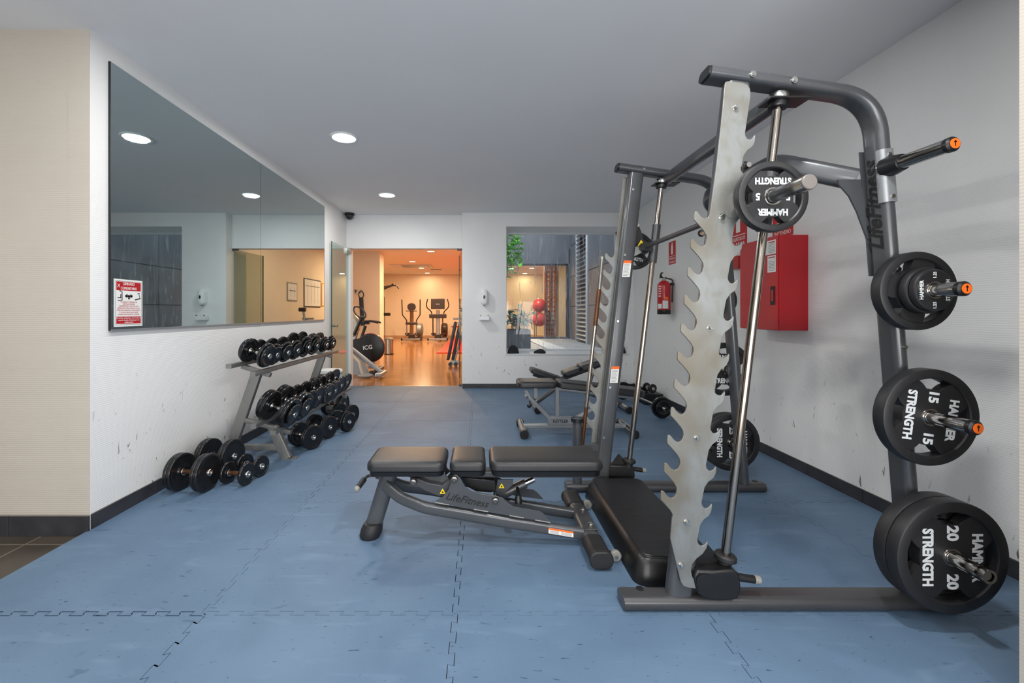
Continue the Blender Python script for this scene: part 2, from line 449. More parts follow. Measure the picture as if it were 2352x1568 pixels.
struct('ceiling', MB().box(-5, .22, YD + .13, 20.2, H2, H2 + .2).box(.22, 5.2, 12.0, 20.2, H2, H2 + .2), CEILB)
T = .12
struct('wall_left', MB().box(XL - T, XL, YF, YD, -.026, H), WHITE)
struct('wall_left', MB().box(-5.2, XL - T - .001, YF, YF + T, -.026, H).box(XL - T - .001, XL - .0005, YF - .002, YF + .03, -.026, H), CREAM)
struct('wall_left', MB().box(-5.3, -5.2, -2.95, YF, -.026, H), CREAM)
struct('wall_front', MB().box(-5.2, 5, -3.05, -2.95, -.026, H), WHITE)
struct('wall_right', MB().box(XR, XR + T, 1.32, YB + .2, -.014, H), WHITE)
struct('wall_right', MB().box(1.655, XR + T, 1.20, 1.31, -.014, H), CREAM)
struct('wall_right', MB().box(5, 5.1, -2.95, 1.3, -.2, H).box(2.54, 5, 1.2, 1.3, -.2, H), WHITE)
struct('floor', MB().box(XR + .1, 5, -2.95, 1.3, -.2, -.016), TILE)
# back wall: right half with the deep window niche, left half with the doorway
WX0, WX1, WZ0, WZ1, WY = .411, 2.33, .521, 2.544, 7.25
dX0, dX1, dZ = -2.09, -.285, 2.222
mb = MB()
mb.box(-.285, WX0, YB, WY + .05, -.014, H2); mb.box(WX0, WX1, YB, WY + .05, WZ1, H); mb.box(WX0, WX1, YB, WY + .05, -.014, WZ0); mb.box(WX1, XR + .3, YB, WY + .05, -.014, H)
struct('wall_back', mb, WALLB)
struct('wall_back', MB().box(XL - .1, dX0, YD, YD + .13, -.014, H2).box(dX0, dX1, YD, YD + .13, dZ, H2), WALLB)
# skirting tiles
mb = MB()
y = YF
def skirt(name, segs, z0, z1):
    mb = MB()
    for (x0, y0, x1, y1) in segs:
        d = V((x1 - x0, y1 - y0, 0)); n = max(1, round(d.length / .45)); t = V((-d.y, d.x, 0)).normalized() * .012
        for i in range(n):
            a = V((x0, y0, 0)) + d * (i / n); b = V((x0, y0, 0)) + d * ((i + 1) / n) - d.normalized() * .003
            mb.prism([a + V((0, 0, z0)), b + V((0, 0, z0)), b + V((0, 0, z1)), a + V((0, 0, z1))], t, 1)
    struct(name, mb, BASE, bevel=.0015)
skirt('baseboard_left', [(XL, YD, XL, YF)], 0, .082)
skirt('baseboard_left', [(-5.2, YF - .002, XL, YF - .002)][::-1] and [(XL + .012, YF - .002, -5.2, YF - .002)][:0] + [(XL + .012, YF - .0145, -5.2, YF - .0145)], -.026, .082)
skirt('baseboard_right', [(XR, 1.34, XR, YB)], 0, .082)
skirt('baseboard_back', [(XR - .013, YB, dX1, YB)], 0, .07)
struct('baseboard_back', MB().box(-5, 5.2, 19.885, 19.9, -.003, .1), mat('pale skirting', (186, 150, 118), .5))
# room beyond
struct('wall_back', MB().box(-5, 5.2, 19.9, 20.1, -.01, H2), WARMW)
struct('wall_left', MB().box(-5.1, -5, YD + .13, 20.1, -.01, H2), WARMW)
struct('wall_left', MB().box(-5, -2.93, 12.45, 12.95, -.01, H2), WARMW)
struct('wall_right', MB().box(.10, .20, WY + .05, 12.0, -.01, H2), WARMW)
struct('wall_right', MB().box(5.2, 5.3, 12.0, 20.1, -.01, H2), WARMW)
# courtyard behind the window
PY = 11.9; PZ = .45
struct('floor', MB().box(.2, 3.2, WY + .05, PY, -.1, PZ), PATIO)
struct('trim_1', MB().prism([V((1.35, 8.0, PZ)), V((1.75, 8.0, PZ)), V((1.55, 11.5, PZ)), V((1.25, 11.5, PZ))], (0, 0, 1), .02), FRAMEW)
mb = MB()
for k, (z0, z1) in enumerate(((PZ, 1.34), (1.36, 2.15), (2.17, 3.0), (3.02, 4.2))):
    mb.box(2.50, 2.62, WY + .05, 9.0, z0, z1); mb.box(2.50, 2.62, 9.02, 9.95, z0, z1)
    mb.box(2.50, 2.62, 11.05, 11.5, z0, z1); mb.box(2.50, 2.62, 11.52, PY, z0, z1)
struct('wall_right', mb, SLAB)
mb = MB(); mb.box(2.6, 2.66, WY, PY, PZ, 4.2); struct('wall_right', mb, BLACK)
struct('wall_back', MB().box(.2, 2.5, PY, PY + .12, 2.54, 4.2).box(.2, 5.2, PY, PY + .12, -.1, PZ + .05).box(2.47, 5.2, PY, PY + .12, .45, H2), SLAB)
struct('wall_left', MB().box(.10, .2, WY + .05, PY, H2, 4.2), SLAB)

# ------------------------------------------------------------------ window of the gym
mb = MB(); fx0, fx1, fz0, fz1 = WX0, WX1, WZ0, WZ1
mb.box(fx0, fx0 + .035, WY - .02, WY + .04, fz0, fz1); mb.box(fx1 - .035, fx1, WY - .02, WY + .04, fz0, fz1)
mb.box(fx0, fx1, WY - .02, WY + .04, fz1 - .03, fz1); mb.box(fx0, fx1, WY - .02, WY + .04, fz0, fz0 + .05)
wf = struct('window_1', mb, FRAMEW)
part('pane', MB().box(fx0 + .03, fx1 - .03, WY, WY + .006, fz0 + .04, fz1 - .02), GLASSD, wf, 0)
mb = MB(); mb.box(WX0 - .02, WX1 + .02, YB - .012, WY - .02, WZ0 - .0, WZ0 + .018)
part('window_sill', mb, FRAMEW, wf, 0, .003)
wf = struct('window_2', MB().box(.42, .47, PY + .02, PY + .08, PZ + .05, 2.54).box(2.40, 2.47, PY + .02, PY + .08, PZ + .05, 2.54).box(.42, 2.47, PY + .02, PY + .08, 2.49, 2.54), BLACK)
part('pane', MB().box(.47, 2.4, PY + .04, PY + .046, PZ + .05, 2.5), GLASS, wf, 0)

# doorway: glass leaf folded back along the wall, fixed pane with dark edge
d = struct('door_1', MB().box(-2.128, -2.118, 6.10, 6.86, .012, 2.21), GLASS)
part('glass_edge', MB().box(-2.1285, -2.1175, 6.094, 6.101, .012, 2.21), GEDGE, d, 0, label='dark green glass edge')
mb = MB(); mb.cyl((-2.155, 6.17, 1.0), (-2.06, 6.17, 1.0), .016); mb.cyl((-2.075, 6.17, 1.0), (-2.06, 6.17, 1.0), .022)
part('door_knob', mb, CHROME, d)
part('hinge', MB().box(-2.135, -2.07, 6.82, 6.895, 2.13, 2.222), CHROME, d, 0, .003)
lfp = [V((-.300, 6.90, .012)), V((-.372, 7.68, .012)), V((-.382, 7.68, .012)), V((-.310, 6.90, .012))]
d = struct('door_2', MB().prism(lfp, (0, 0, 1), 2.195), GLASS)
part('glass_edge', MB().prism([V((-.370, 7.68, .012)), V((-.370, 7.69, .012)), V((-.384, 7.69, .012)), V((-.384, 7.68, .012))], (0, 0, 1), 2.195), GEDGE, d, 0, label='dark glass edge')
part('hinge', MB().box(-.375, -.288, YD + .0, YD + .04, 2.19, 2.221).box(-.345, -.288, YD + .0, YD + .03, .0, .03), IRON, d, 0, .003)
mb = MB(); mb.cyl((-.42, 7.62, 1.0), (-.32, 7.62, 1.0), .014)
part('door_knob', mb, CHROME, d)
struct('trim_2', MB().box(dX0, dX1, YD - .003, YD + .02, -.001, .004), SILVER)

# ------------------------------------------------------------------ ceiling lamps
def downlight(x, y, z, label, grp, warm=False):
    t = thing('ceiling_light', label, 'ceiling light', (x, y, z), 0, grp)
    part('trim_ring', MB().lathe([(.098, -.001), (.120, -.001), (.122, -.008), (.116, -.014), (.102, -.012)], (x, y, z), (0, 0, 1), 40, closed=True), WHITEP, t)
    part('diffuser', MB().cyl((x, y, z - .008), (x, y, z - .0015), .1, n=40), LAMPW if warm else LAMPM, t)
downlight(-1.217, 3.81, H, 'round white recessed ceiling light nearest the camera, above the dumbbell rack', 'gym ceiling lights')
downlight(-1.24, 5.68, H, 'round white recessed ceiling light close to the doorway wall', 'gym ceiling lights')
for x, y in GYM_LIGHTS[2:] + HALL_LIGHTS:  # includes the added fill lamps; none of these is in view
    downlight(x, y, H, 'unseen round recessed ceiling light outside the camera view', 'ceiling lights behind the camera')
bl = ['round warm ceiling light nearest the doorway in the room beyond', 'round warm ceiling light just in front of the air conditioning grille', 'round warm ceiling light behind the air conditioning grille',
      'round warm ceiling light farthest away, by the far wall', 'round ceiling light seen through the window, nearer one', 'round ceiling light seen through the window, farther one']
for k, (x, y) in enumerate(BACK_LIGHTS):
    if k < 6: downlight(x, y, H2, bl[k], 'warm ceiling lights of the room beyond', True)
    else: downlight(x, y, H2, 'round warm ceiling light of the room beyond, out of sight', 'ceiling lights out of sight', True)

# ------------------------------------------------------------------ mirror on the left wall
t = thing('wall_mirror', 'large tinted wall mirror in two sheets on the left wall above the dumbbells', 'mirror', (XL, 4.1, 1.09))
MY = [2.476, 4.168, 5.87]
for a, b in ((MY[0], MY[1] - .002), (MY[1] + .002, MY[2])):
    part('mirror_sheet', MB().box(XL + .003, XL + .011, a, b, 1.096, 2.652), MIRROR, t, 0)
part('bottom_rail', MB().box(XL + .001, XL + .016, MY[0], MY[2], 1.086, 1.097), SILVER, t, 0)
part('side_edge', MB().box(XL + .001, XL + .0115, MY[0] - .005, MY[0] - .0005, 1.09, 2.652).box(XL + .001, XL + .0115, MY[2], MY[2] + .004, 1.09, 2.652), DARKL, t, 0)

# notice on the mirror
XN = XL + .0125
def onwall(u, v, X=XN):   # point of the left wall plane
    y = X / ((u - CX) / F); return V((X, y, CAMZ - (v - CY) / F * y))
t = thing('wall_notice', 'white laminated gym notice with red bands on the lower left corner of the mirror', 'notice', (XN, 2.58, 1.1))
y0, y1, z0, z1 = 2.497, 2.705, 1.112, 1.395
nx, nu = (0, 1, 0), (0, 0, 1)      # reading direction on the left wall
cy = (y0 + y1) / 2; zz = lambda f: z1 - f * (z1 - z0)
part('sheet', MB().box(XN, XN + .001, y0, y1, z0, z1), PAPER, t, 0)
part('border', MB().box(XN + .001, XN + .0014, y0 + .008, y1 - .008, zz(.035) - .0015, zz(.035)).box(XN + .001, XN + .0014, y0 + .008, y1 - .008, zz(.965), zz(.965) + .0015)
     .box(XN + .001, XN + .0014, y0 + .008, y0 + .0095, zz(.965), zz(.035)).box(XN + .001, XN + .0014, y1 - .0095, y1 - .008, zz(.965), zz(.035)), DARKL, t, 0)
part('red_band', MB().box(XN + .001, XN + .0014, y0 + .014, y1 - .014, zz(.235), zz(.05)), RED, t, 0)
part('red_band', MB().box(XN + .001, XN + .0014, y0 + .014, y1 - .014, zz(.94), zz(.79)), RED, t, 0)
mb = MB(); mb.text('GIMNASIO', .024, (XN + .0014, cy, zz(.095)), nx, nu, .0003, width=.085); mb.text('COMUNITARIO', .024, (XN + .0014, cy, zz(.19)), nx, nu, .0003, width=.118)
mb.text('X', .03, (XN + .0014, y0 + .03, zz(.14)), nx, nu, .0003)
part('heading', mb, PAPER, t, 0)
mb = MB()
for k, s in enumerate(('SE RUEGA CUIDAR LAS', 'INSTALACIONES.', 'DESPUES DEL USO DE LOS', 'APARATOS,CADA UNO DE ELLOS', 'DEBE SER LIMPIADO, RECOGIDO', 'Y COLOCADO EN SU SITIO', 'DONDE NO MOLESTE A NADIE')):
    mb.text(s, .0115, (XN + .001, cy, zz(.48 + k * .044)), nx, nu, .0003, width=.0064 * len(s))
part('notice_text', mb, REDT, t, 0)
mb = MB()
for k, s in enumerate(('El orden y limpieza de la sala es', 'cosa de todos. Gracias por tu', 'colaboracion')):
    mb.text(s, .0115, (XN + .0014, cy, zz(.82 + k * .045)), nx, nu, .0003, width=.0054 * len(s))
part('footer_text', mb, PAPER, t, 0)
mb = MB()
q = lambda a, b: V((XN + .001, cy + a, zz(.35) + b))
def stroke(mb, pts, w):
    for a, b in zip(pts, pts[1:]):
        a, b = q(*a), q(*b); d = (b - a).normalized(); n = d.cross(V((1, 0, 0))) * w / 2
        mb.prism([a + n, b + n, b - n, a - n], (1, 0, 0), .0004)
stroke(mb, [(-.028, 0), (.028, 0)], .008)
for s in (-1, 1):
    stroke(mb, [(s * .014, -.012), (s * .014, .012)], .006); stroke(mb, [(s * .021, -.008), (s * .021, .008)], .006)
stroke(mb, [(.0, .006), (.0, -.02)], .012)
stroke(mb, [(.045, -.022), (.088, -.012)], .007); stroke(mb, [(.084, -.012), (.074, .022)], .004); stroke(mb, [(.064, .016), (.084, .02)], .004)
stroke(mb, [(-.05, -.028), (-.05, .026), (-.068, .03)], .005); stroke(mb, [(-.08, -.028), (-.048, -.026)], .004); stroke(mb, [(-.082, -.012), (-.055, -.012)], .005); stroke(mb, [(-.06, -.01), (-.058, .01)], .006)
part('pictogram', mb, DARKL, t, 0)

# ================================================================== SMITH MACHINE
YA, YZ = 1.745, 2.87                   # planes of the near and far side frames
LEAN = .114
ux = lambda z: .803 + LEAN * z         # catch upright
rx = lambda z: .979 + .1165 * z        # guide rod
bx_ = lambda z: 1.772 - .0806 * z      # rear upright
sm = thing('smith_machine', 'tall charcoal smith machine with notched steel catch plates and guided barbell', 'smith machine', (1.2, 2.3, 0))
PROF_FOOT = stadium(.095, .056, 8, .026)
def frame(Y, out):
    """one side frame; out = -1 when its outside faces the camera, +1 for the far one"""
    part('foot', MB().sweep([(.575, Y, .028), (1.9, Y, .028)], PROF_FOOT, (0, 1, 0)), IRON, sm, bevel=.002)
    mb = MB()
    for x in (.66, 1.86): mb.cyl((x, Y + .02, .05), (x, Y + .02, .0585), .015)
    part('bolt_cap', mb, BLACK, sm)
    path = fillet([(.925, Y, 2.168), (1.606, Y, 2.072), (1.768, Y, .05)], .20, 14)
    part('top_and_rear_beam', MB().sweep(path, stadium(.092, .052, 8, .025), (0, 1, 0)), IRON2, sm)
    part('end_cap', MB().sweep([(.915, Y, 2.1695), (.925, Y, 2.168)], stadium(.086, .047, 8, .022), (0, 1, 0)), BLACK, sm)
    part('catch_upright', MB().sweep([(ux(.05), Y, .05), (ux(2.14), Y, 2.14)], [(b, a) for a, b in stadium(.098, .062, 6, .022)], (0, 1, 0)), IRON2, sm)
    part('guide_rod', MB().cyl((rx(.1), Y, .1), (rx(2.09), Y, 2.09), .0175), ROD, sm)
    d = V((.1165, 0, 1)).normalized(); o = V((rx(2.06), Y, 2.06))
    part('rod_collar', MB().lathe([(.018, -.03), (.034, -.028), (.036, -.005), (.03, .0), (.036, .002), (.036, .028), (.018, .03)], o, d), BLACK, sm)
    part('rod_collar', MB().lathe([(.0365, .0), (.0385, .004), (.0385, .022), (.0365, .026)], o, d), ZINC, sm, label='bright zinc collar ring')
    # bumper and catch housing at the bottom of the rod
    o = V((rx(.20), Y, .20))
    part('bumper', MB().lathe([(.018, .012), (.036, .012), (.042, .005), (.042, -.008), (.036, -.013), (.026, -.015), (.026, -.045), (.018, -.045)], o, d), RUBBER, sm)
    pts = [(.86, .175), (.845, .15), (.86, .085), (.89, .063), (.955, .055), (1.02, .06), (1.035, .10), (1.03, .16), (1.0, .178), (.93, .172)]
    part('catch_housing', MB().prism([V((x, Y + out * .055, z)) for x, z in pts], (0, -out, 0), .075), BLACK, sm, bevel=.008)
    part('catch_housing', MB().prism([V((x, Y + .005, z)) for x, z in ((.88, .17), (.935, .245), (1.0, .17))], (0, 1, 0), .01), BLACK, sm)
    part('foot_bolt', MB().lathe([(.0, .09), (.03, .09), (.03, .055), (.04, .055)], (.985, Y, -.03), (0, 0, 1)), BLACK, sm)
    yy = Y + out * .03
    part('stop_lever', MB().cyl((1.03, yy, .135), (1.105, yy, .125), .015), BLACK, sm)
    part('lever_tip', MB().cyl((1.10, yy, .1257), (1.122, yy, .123), .0155), GREYP, sm, label='pale lever end cap')
    part('pivot', MB().cyl((.885, Y + out * .06, .135), (.885, Y - out * .028, .135), .03), BLACK, sm)
    # notched catch plate bolted to the outside
    W = lambda u, v: (P(u, v, 1.70).x, P(u, v, 1.70).z)
    pl = [W(1664, 193), W(1658, 260), W(1645, 380), W(1633, 470)]
    tips = [(1597 - 7.7 * k, 488 + 64.1 * k) for k in range(11)]
    for tx, ty in tips:
        pl += [W(tx + a, ty + b) for a, b in ((34, -4), (32, 6), (28, 12), (22, 14), (15, 11), (9, 5), (5, -1), (1, -3), (-2, 0), (-3, 8), (-3, 17), (8, 29), (19, 42), (25, 52))]
    pl += [W(1543, 1190), W(1539, 1235), W(1563, 1335), W(1570, 1345), W(1580, 1348), W(1606, 1352), W(1614, 1350), W(1616, 1345), W(1600, 1338), W(1590, 1325), W(1586, 1308), W(1590, 1293), W(1600, 1281), W(1613, 1271), W(1622, 1258)]
    rt = [(1624, 1242)]
    for k in range(1, 12): rt.append((1624 + 9.95 * k, 1242 - 86 * k + (0 if k < 10 else (k - 9) * 7)))
    for k, (tx, ty) in enumerate(rt):
        if k > 0: pl += [W(tx + a, ty + b) for a, b in ((-31, 74), (-29, 62), (-26, 48), (-18, 36), (-6, 27), (-1, 17))]
        pl += [W(tx + a, ty + b) for a, b in ((1, 5), (0, 0), (-3, 4), (-7, 9), (-13, 11), (-18, 9), (-22, 3), (-23, -4))]
        if k == len(rt) - 1: break
    pl += [W(1722, 262), W(1723, 235), W(1723, 215), W(1720, 200), W(1712, 192), W(1700, 190), W(1672, 187)] if False else [W(1723, 222), W(1722, 205), W(1716, 195), W(1706, 191), W(1676, 187), W(1667, 188)]
    ys_ = Y + out * .041
    part('catch_plate', MB().prism([V((x, ys_, z)) for x, z in pl], (0, out, 0), .007), STEEL, sm, smooth=25, bevel=.0012)
    for u, v in ((1688, 248), (1657, 498), (1630, 752), (1600, 1005), (1576, 1198), (1564, 1297)):
        x, z = W(u, v)
        part('bolt', MB().cyl((x, Y - .04, z), (x, Y + .04, z), .008).lathe([(.0, .012), (.0075, .012), (.009, .009), (.009, 0), (.013, 0), (.013, -.003), (.0, -.003)], (x, ys_ + out * .009, z), (0, out, 0), 16), ZINC, sm)
    for x, dz in ((1.085, .034), (1.25, .034)):
        z = 2.168 - .141 * (x - .925)
        part('bolt', MB().cyl((x, Y - out * .05, z), (x, Y + out * .055, z), .008, n=16).cyl((x, Y + out * .046, z), (x, Y + out * .05, z), .013, n=16), ZINC, sm)
    # weight pegs on the rear upright
    for z, orange in ((1.778, 1), (1.28, 1), (.80, 1), (.29, 0)):
        x = bx_(z); y0 = Y + out * .046
        part('weight_peg', MB().lathe([(.0, -.02), (.036, -.02), (.034, .01), (.0275, .045), (.0245, .05), (.0245, .225), (.022, .232), (.0, .232)] if z > 1.5 else [(.0, -.02), (.034, -.02), (.034, .006), (.0245, .010), (.0245, .225), (.022, .232), (.0, .232)], (x, y0, z), (0, out, 0)), CHROME, sm, label='chrome weight storage peg')
        part('peg_collar', MB().lathe([(.0255, -.01), (.041, -.01), (.039, .02), (.031, .055), (.0255, .056)] if z > 1.5 else [(.0255, -.01), (.038, -.01), (.036, .008), (.0255, .009)], (x, y0, z), (0, out, 0)), BLACK, sm)
        if orange:
            part('peg_cap', MB().lathe([(.0, .236), (.02, .235), (.026, .229), (.026, .214), (.0247, .213)], (x, y0, z), (0, out, 0)), BLACK, sm)
            c = part('peg_badge', MB().cyl((x, y0 + out * .2355, z), (x, y0 + out * .2368, z), .0175), ORANGE, sm, label='round orange badge on the peg end')
            if out < 0: part('badge_mark', MB().box(x - .0015, x + .0015, y0 - .2376, y0 - .2368, z - .009, z + .007).prism([V((x - .006, y0 - .2368, z + .004)), V((x + .006, y0 - .2368, z + .004)), V((x, y0 - .2368, z + .012))], (0, -1, 0), .0008), DARKL, c, 0)
        else:
            part('peg_cap', MB().lathe([(.015, .236), (.0245, .236), (.0255, .225), (.0255, .21), (.0247, .21)], (x, y0, z), (0, out, 0)), CHROME, sm)
    x = bx_(1.72)
    mb = MB(); mb.sweep([(bx_(1.85) , Y + out * .028, 1.85), (bx_(1.64), Y + out * .028, 1.64)], stadium(.045, .060, 6, .020), (0, 1, 0))
    part('peg_bracket', mb, SILVER, sm)
    for z in (1.825, 1.66, 1.37, 1.06, .62, .45):
        mb = MB(); mb.cyl((bx_(z) + .0, Y + out * .04, z), (bx_(z), Y + out * .056, z), .0075, n=12)
        part('bolt', mb, ZINC, sm)
frame(YA, -1); frame(YZ, 1)
# cross members
part('crossbeam', MB().sweep([(1.245, YA + .03, 2.085), (1.245, YZ - .03, 2.085)], stadium(.05, .075, 6, .02), (1, 0, 0)), IRON2, sm)
for y in (YA, YZ):
    part('crossbeam_plate', MB().box(1.165, 1.325, y - .045, y + .045, 2.066, 2.074, M.Translation((0, 0, -.012))), BLACK, sm, 0, .002)
path = fillet([(1.605, YA + .08, 1.765), (1.38, YA + .26, 1.90), (1.38, YZ - .26, 1.90), (1.605, YZ - .08, 1.765)], .12, 8)
part('rear_crossbeam', MB().sweep(path, stadium(.055, .09, 6, .025)), IRON2, sm)
for Y, s in ((YA, 1), (YZ, -1)):
    mb = MB()
    gp = [(1924, 412), (1927, 424), (1950, 450), (1968, 486), (1983, 526), (1991, 548), (1999, 552), (1998, 484), (1986, 462), (1979, 440), (1977, 412)]
    gp = [P(u, v, 1.79) for u, v in gp]
    part('gusset', mb.prism([V((p.x, Y + s * .043, p.z)) for p in gp], (0, s, 0), .008), IRON2, sm)
    part('flange', MB().prism([V((bx_(z) - a, Y + s * .047, z)) for z, a in ((1.87, .028), (1.87, -.02), (1.35, -.02), (1.35, .028))], (0, s, 0), .005), IRON2, sm)
# guided barbell with its carriages
BX, BZ = 1.10, 1.634
PLUG = mat('dark grey plug', (110, 104, 100), .4)
bar = part('guided_bar', MB().cyl((BX, 1.50, BZ), (BX, 3.12, BZ), .0145), IRON, sm)
for s, y0, y1 in ((-1, 1.655, 1.425), (1, 2.96, 3.19)):
    part('bar_sleeve', MB().cyl((BX, y0, BZ), (BX, y1, BZ), .0245), IRON, bar)
    part('sleeve_cap', MB().cyl((BX, y1 - s * .055, BZ), (BX, y1 - s * .004, BZ), .0265), CHROME, bar, label='chrome sleeve ring')
    part('sleeve_plug', MB().cyl((BX, y1 - s * .006, BZ), (BX, y1 + s * .003, BZ), .0258), PLUG, bar, bevel=.003)
for Y, out in ((YA, -1), (YZ, 1)):
    part('carriage_sleeve', MB().cyl((rx(1.53), Y, 1.53), (rx(1.785), Y, 1.785), .027), IRON, sm)
    part('carriage_block', MB().cyl((BX, Y - .045, BZ), (BX, Y + .045, BZ), .03).box(BX, rx(BZ), Y - .018, Y + .018, BZ - .03, BZ + .03), BLACK, sm)
    a = V((1.062, Y - out * .0, 1.782)); pts = []
    hy = Y + out * .03
    for k in range(9): an = R(20 + 180 * k / 8); pts.append(V((1.062 + .020 * math.cos(an), hy, 1.782 + .020 * math.sin(an))))
    pts += [V((1.075, hy, 1.70)), V((1.085, hy, 1.60)), V((1.11, hy, 1.585)), V((1.135, hy, 1.61)), V((1.13, hy, 1.66)), V((1.10, hy, 1.71))]
    pts = [V((1.042 + .001, hy, 1.776))] + [V((1.048, hy, 1.80)), V((1.062, hy, 1.803)), V((1.078, hy, 1.795)), V((1.084, hy, 1.775)), V((1.115, hy, 1.69)), V((1.14, hy, 1.65)), V((1.14, hy, 1.60)), V((1.11, hy, 1.585)), V((1.075, hy, 1.60)), V((1.055, hy, 1.68))]
    hk = part('hook_arm', MB().prism(pts, (0, out, 0), .012), BLACK, sm, bevel=.003)
    part('hook_pin', MB().cyl((1.062, hy - .03, 1.782), (1.062, hy + .03, 1.782), .010), CHROME, hk)
    part('hook', MB().prism([V((x, hy - .02, z)) for x, z in ((1.04, 1.64), (1.0, 1.60), (.985, 1.61), (.98, 1.64), (.968, 1.60), (.985, 1.575), (1.02, 1.565), (1.09, 1.60), (1.09, 1.64))], (0, 1, 0), .012), STEEL, sm)
def tri(mb, c, r, yd):
    return mb.prism([c + V((r * math.cos(R(a)), 0, r * math.sin(R(a)))) for a in (90, 210, 330)], (0, -1, 0), .0008)
w_ = part('warning_triangle', tri(MB(), V((1.09, YZ + .02, 1.66)), .028, -1), YELLOW, sm, 0, label='yellow warning triangle sticker')
part('triangle_mark', tri(MB(), V((1.09, YZ + .0192, 1.66)), .010, -1), DARKL, w_, 0)
# bar holder tube on the far frame
part('bar_holder', MB().cyl((.652, YZ, .02), (.652 + .0, YZ, .485), .031).box(.66, .86, YZ - .02, YZ + .02, .27, .31), IRON2, sm)
part('holder_ring', MB().lathe([(.031, -.012), (.042, -.012), (.042, .012), (.031, .012)], (.652, YZ, .475), (0, 0, 1), closed=True), BLACK, sm)
# stickers on the far upright
for v0 in (617, 860):
    z = CAMZ - (v0 - CY) / F * (YZ - .032); x = ux(z) + .002; yy = YZ - .0318
    st = part('warning_label', MB().prism([V((x + LEAN * dz + a, yy, z + dz)) for a, dz in ((-.026, -.055), (.026, -.055), (.026, .055), (-.026, .055))], (0, -1, 0), .0006), PAPER, sm, 0, label='white warning sticker with an orange heading')
    part('label_heading', MB().prism([V((x + LEAN * dz + a, yy - .0006, z + dz)) for a, dz in ((-.026, .036), (.026, .036), (.026, .055), (-.026, .055))], (0, -1, 0), .0004), ORANGE, st, 0)
    mb = MB()
    for k in range(9):
        dz = .026 - k * .009
        mb.prism([V((x + LEAN * dz + a, yy - .0006, z + dz + b)) for a, b in ((-.02, 0), (.018 - .008 * (k % 3 == 2), 0), (.018 - .008 * (k % 3 == 2), .003), (-.02, .003))], (0, -1, 0), .0004)
    part('label_print', mb, GREYT, st, 0)
# lettering on the rear upright of the near frame
z = 1.632; xf = bx_(z) - .0262
part('maker_lettering', MB().text('LifeFitness', .088, (xf - .0008, YA + .004, z), (-.0806, 0, 1), (0, 1, 0), .0004, shear=.35, width=.37, bold=.002), DARKL, sm, 0, label='black slanted script lettering on the upright')

# ------------------------------------------------------------------ weight plates
def weight_plate(R_, T_, word_num, label, loc, ang=0, group='weight plates on the smith machine', cut=True, back=False, words=True):
    """disc with its axis along y; the face with lettering looks to -y; loc is the middle of the face"""
    t = thing('weight_plate', label, 'weight plate', loc, 0, group)
    rot = M.Rotation(ang, 4, 'Y')
    r0 = R_ * .80
    mb = MB().lathe([(r0, .004), (r0 + .004, .0), (R_ - .006, .0), (R_ - .002, .002), (R_, .007), (R_, T_ - .007), (R_ - .002, T_ - .002), (R_ - .006, T_), (r0 + .004, T_), (r0, T_ - .004)], (0, 0, 0), (0, 1, 0), 72, closed=True)
    rim = part('rim', mb, URETH, t, world=False)
    # web with four grip openings
    HC, SC = 6, 10; n = 4 * (HC + SC)
    rs = [.026, R_ * .30, R_ * .58, R_ * .66, R_ * .74, R_ * .805]; hs = [15, 15, 15, 18, 21.5, 25]
    yf, yb = .006, T_ - .006
    def ang_(i, k):
        q, c = divmod(k % n, HC + SC); h = hs[i]
        return R(q * 90 + (-h + 2 * h * c / HC if c <= HC else h + (90 - 2 * h) * (c - HC) / SC))
    def hole(i, k): return cut and i >= 2 and (k % n) % (HC + SC) < HC
    vs = []; fs = []
    for side, y in ((0, yf), (1, yb)):
        for i, r in enumerate(rs):
            for k in range(n):
                a = ang_(i, k); vs.append((r * math.cos(a), y, r * math.sin(a)))
    idx = lambda s, i, k: s * len(rs) * n + i * n + k % n
    for i in range(len(rs) - 1):
        for k in range(n):
            if hole(i, k): continue
            fs.append((idx(0, i, k), idx(0, i, k + 1), idx(0, i + 1, k + 1), idx(0, i + 1, k)))
            fs.append((idx(1, i, k), idx(1, i + 1, k), idx(1, i + 1, k + 1), idx(1, i, k + 1)))
            for di, dk, e in ((-1, 0, ((i, k), (i, k + 1))), (1, 0, ((i + 1, k), (i + 1, k + 1))), (0, -1, ((i, k), (i + 1, k))), (0, 1, ((i, k + 1), (i + 1, k + 1)))):
                ii, kk = i + di, k + dk
                if ii < 0 or (ii < len(rs) - 1 and hole(ii, kk % n)):
                    (a, b), (c, d_) = e
                    fs.append((idx(0, a, b), idx(0, c, d_), idx(1, c, d_), idx(1, a, b)))
    mb = MB(); mb.add(vs, fs, rot); part('web', mb, URETH, t, world=False, smooth=30)
    for y, s in ((yf, -1),) + (((yb, 1),) if back else ()):
        part('hub_ring', MB().lathe([(.0258, 0), (.0258, .003), (.029, .004), (.033, .003), (.034, 0)], (0, y, 0), (0, s, 0), 40), CHROME, t, world=False, label='bright metal hub ring')
    if word_num and words:
        xd = rot @ V((1, 0, 0)); zd = rot @ V((0, 0, 1)); yy = V((0, yf, 0))
        for tx, sz_, o_, w_ in (('HAMMER', .25, zd * .44, .86), ('STRENGTH', .25, -zd * .44, 1.02), (word_num, .27, -xd * .43, None), (word_num, .27, xd * .43, None)):
            part('lettering', MB().text(tx, R_ * sz_, yy + o_ * R_, xd, zd, .0004, width=w_ and R_ * w_, bold=R_ * .011), LETTER, t, world=False, smooth=0, label='white lettering')
    return t
pw = lambda z, y: (bx_(z), y, z)
weight_plate(.209, .050, '20', 'large 20 kilogram black plate, front one on the lowest peg of the smith machine', pw(.29, 1.575), R(90))
weight_plate(.209, .050, '', 'large black plate behind the 20 kilogram plate on the lowest near peg', pw(.29, 1.627), R(90))
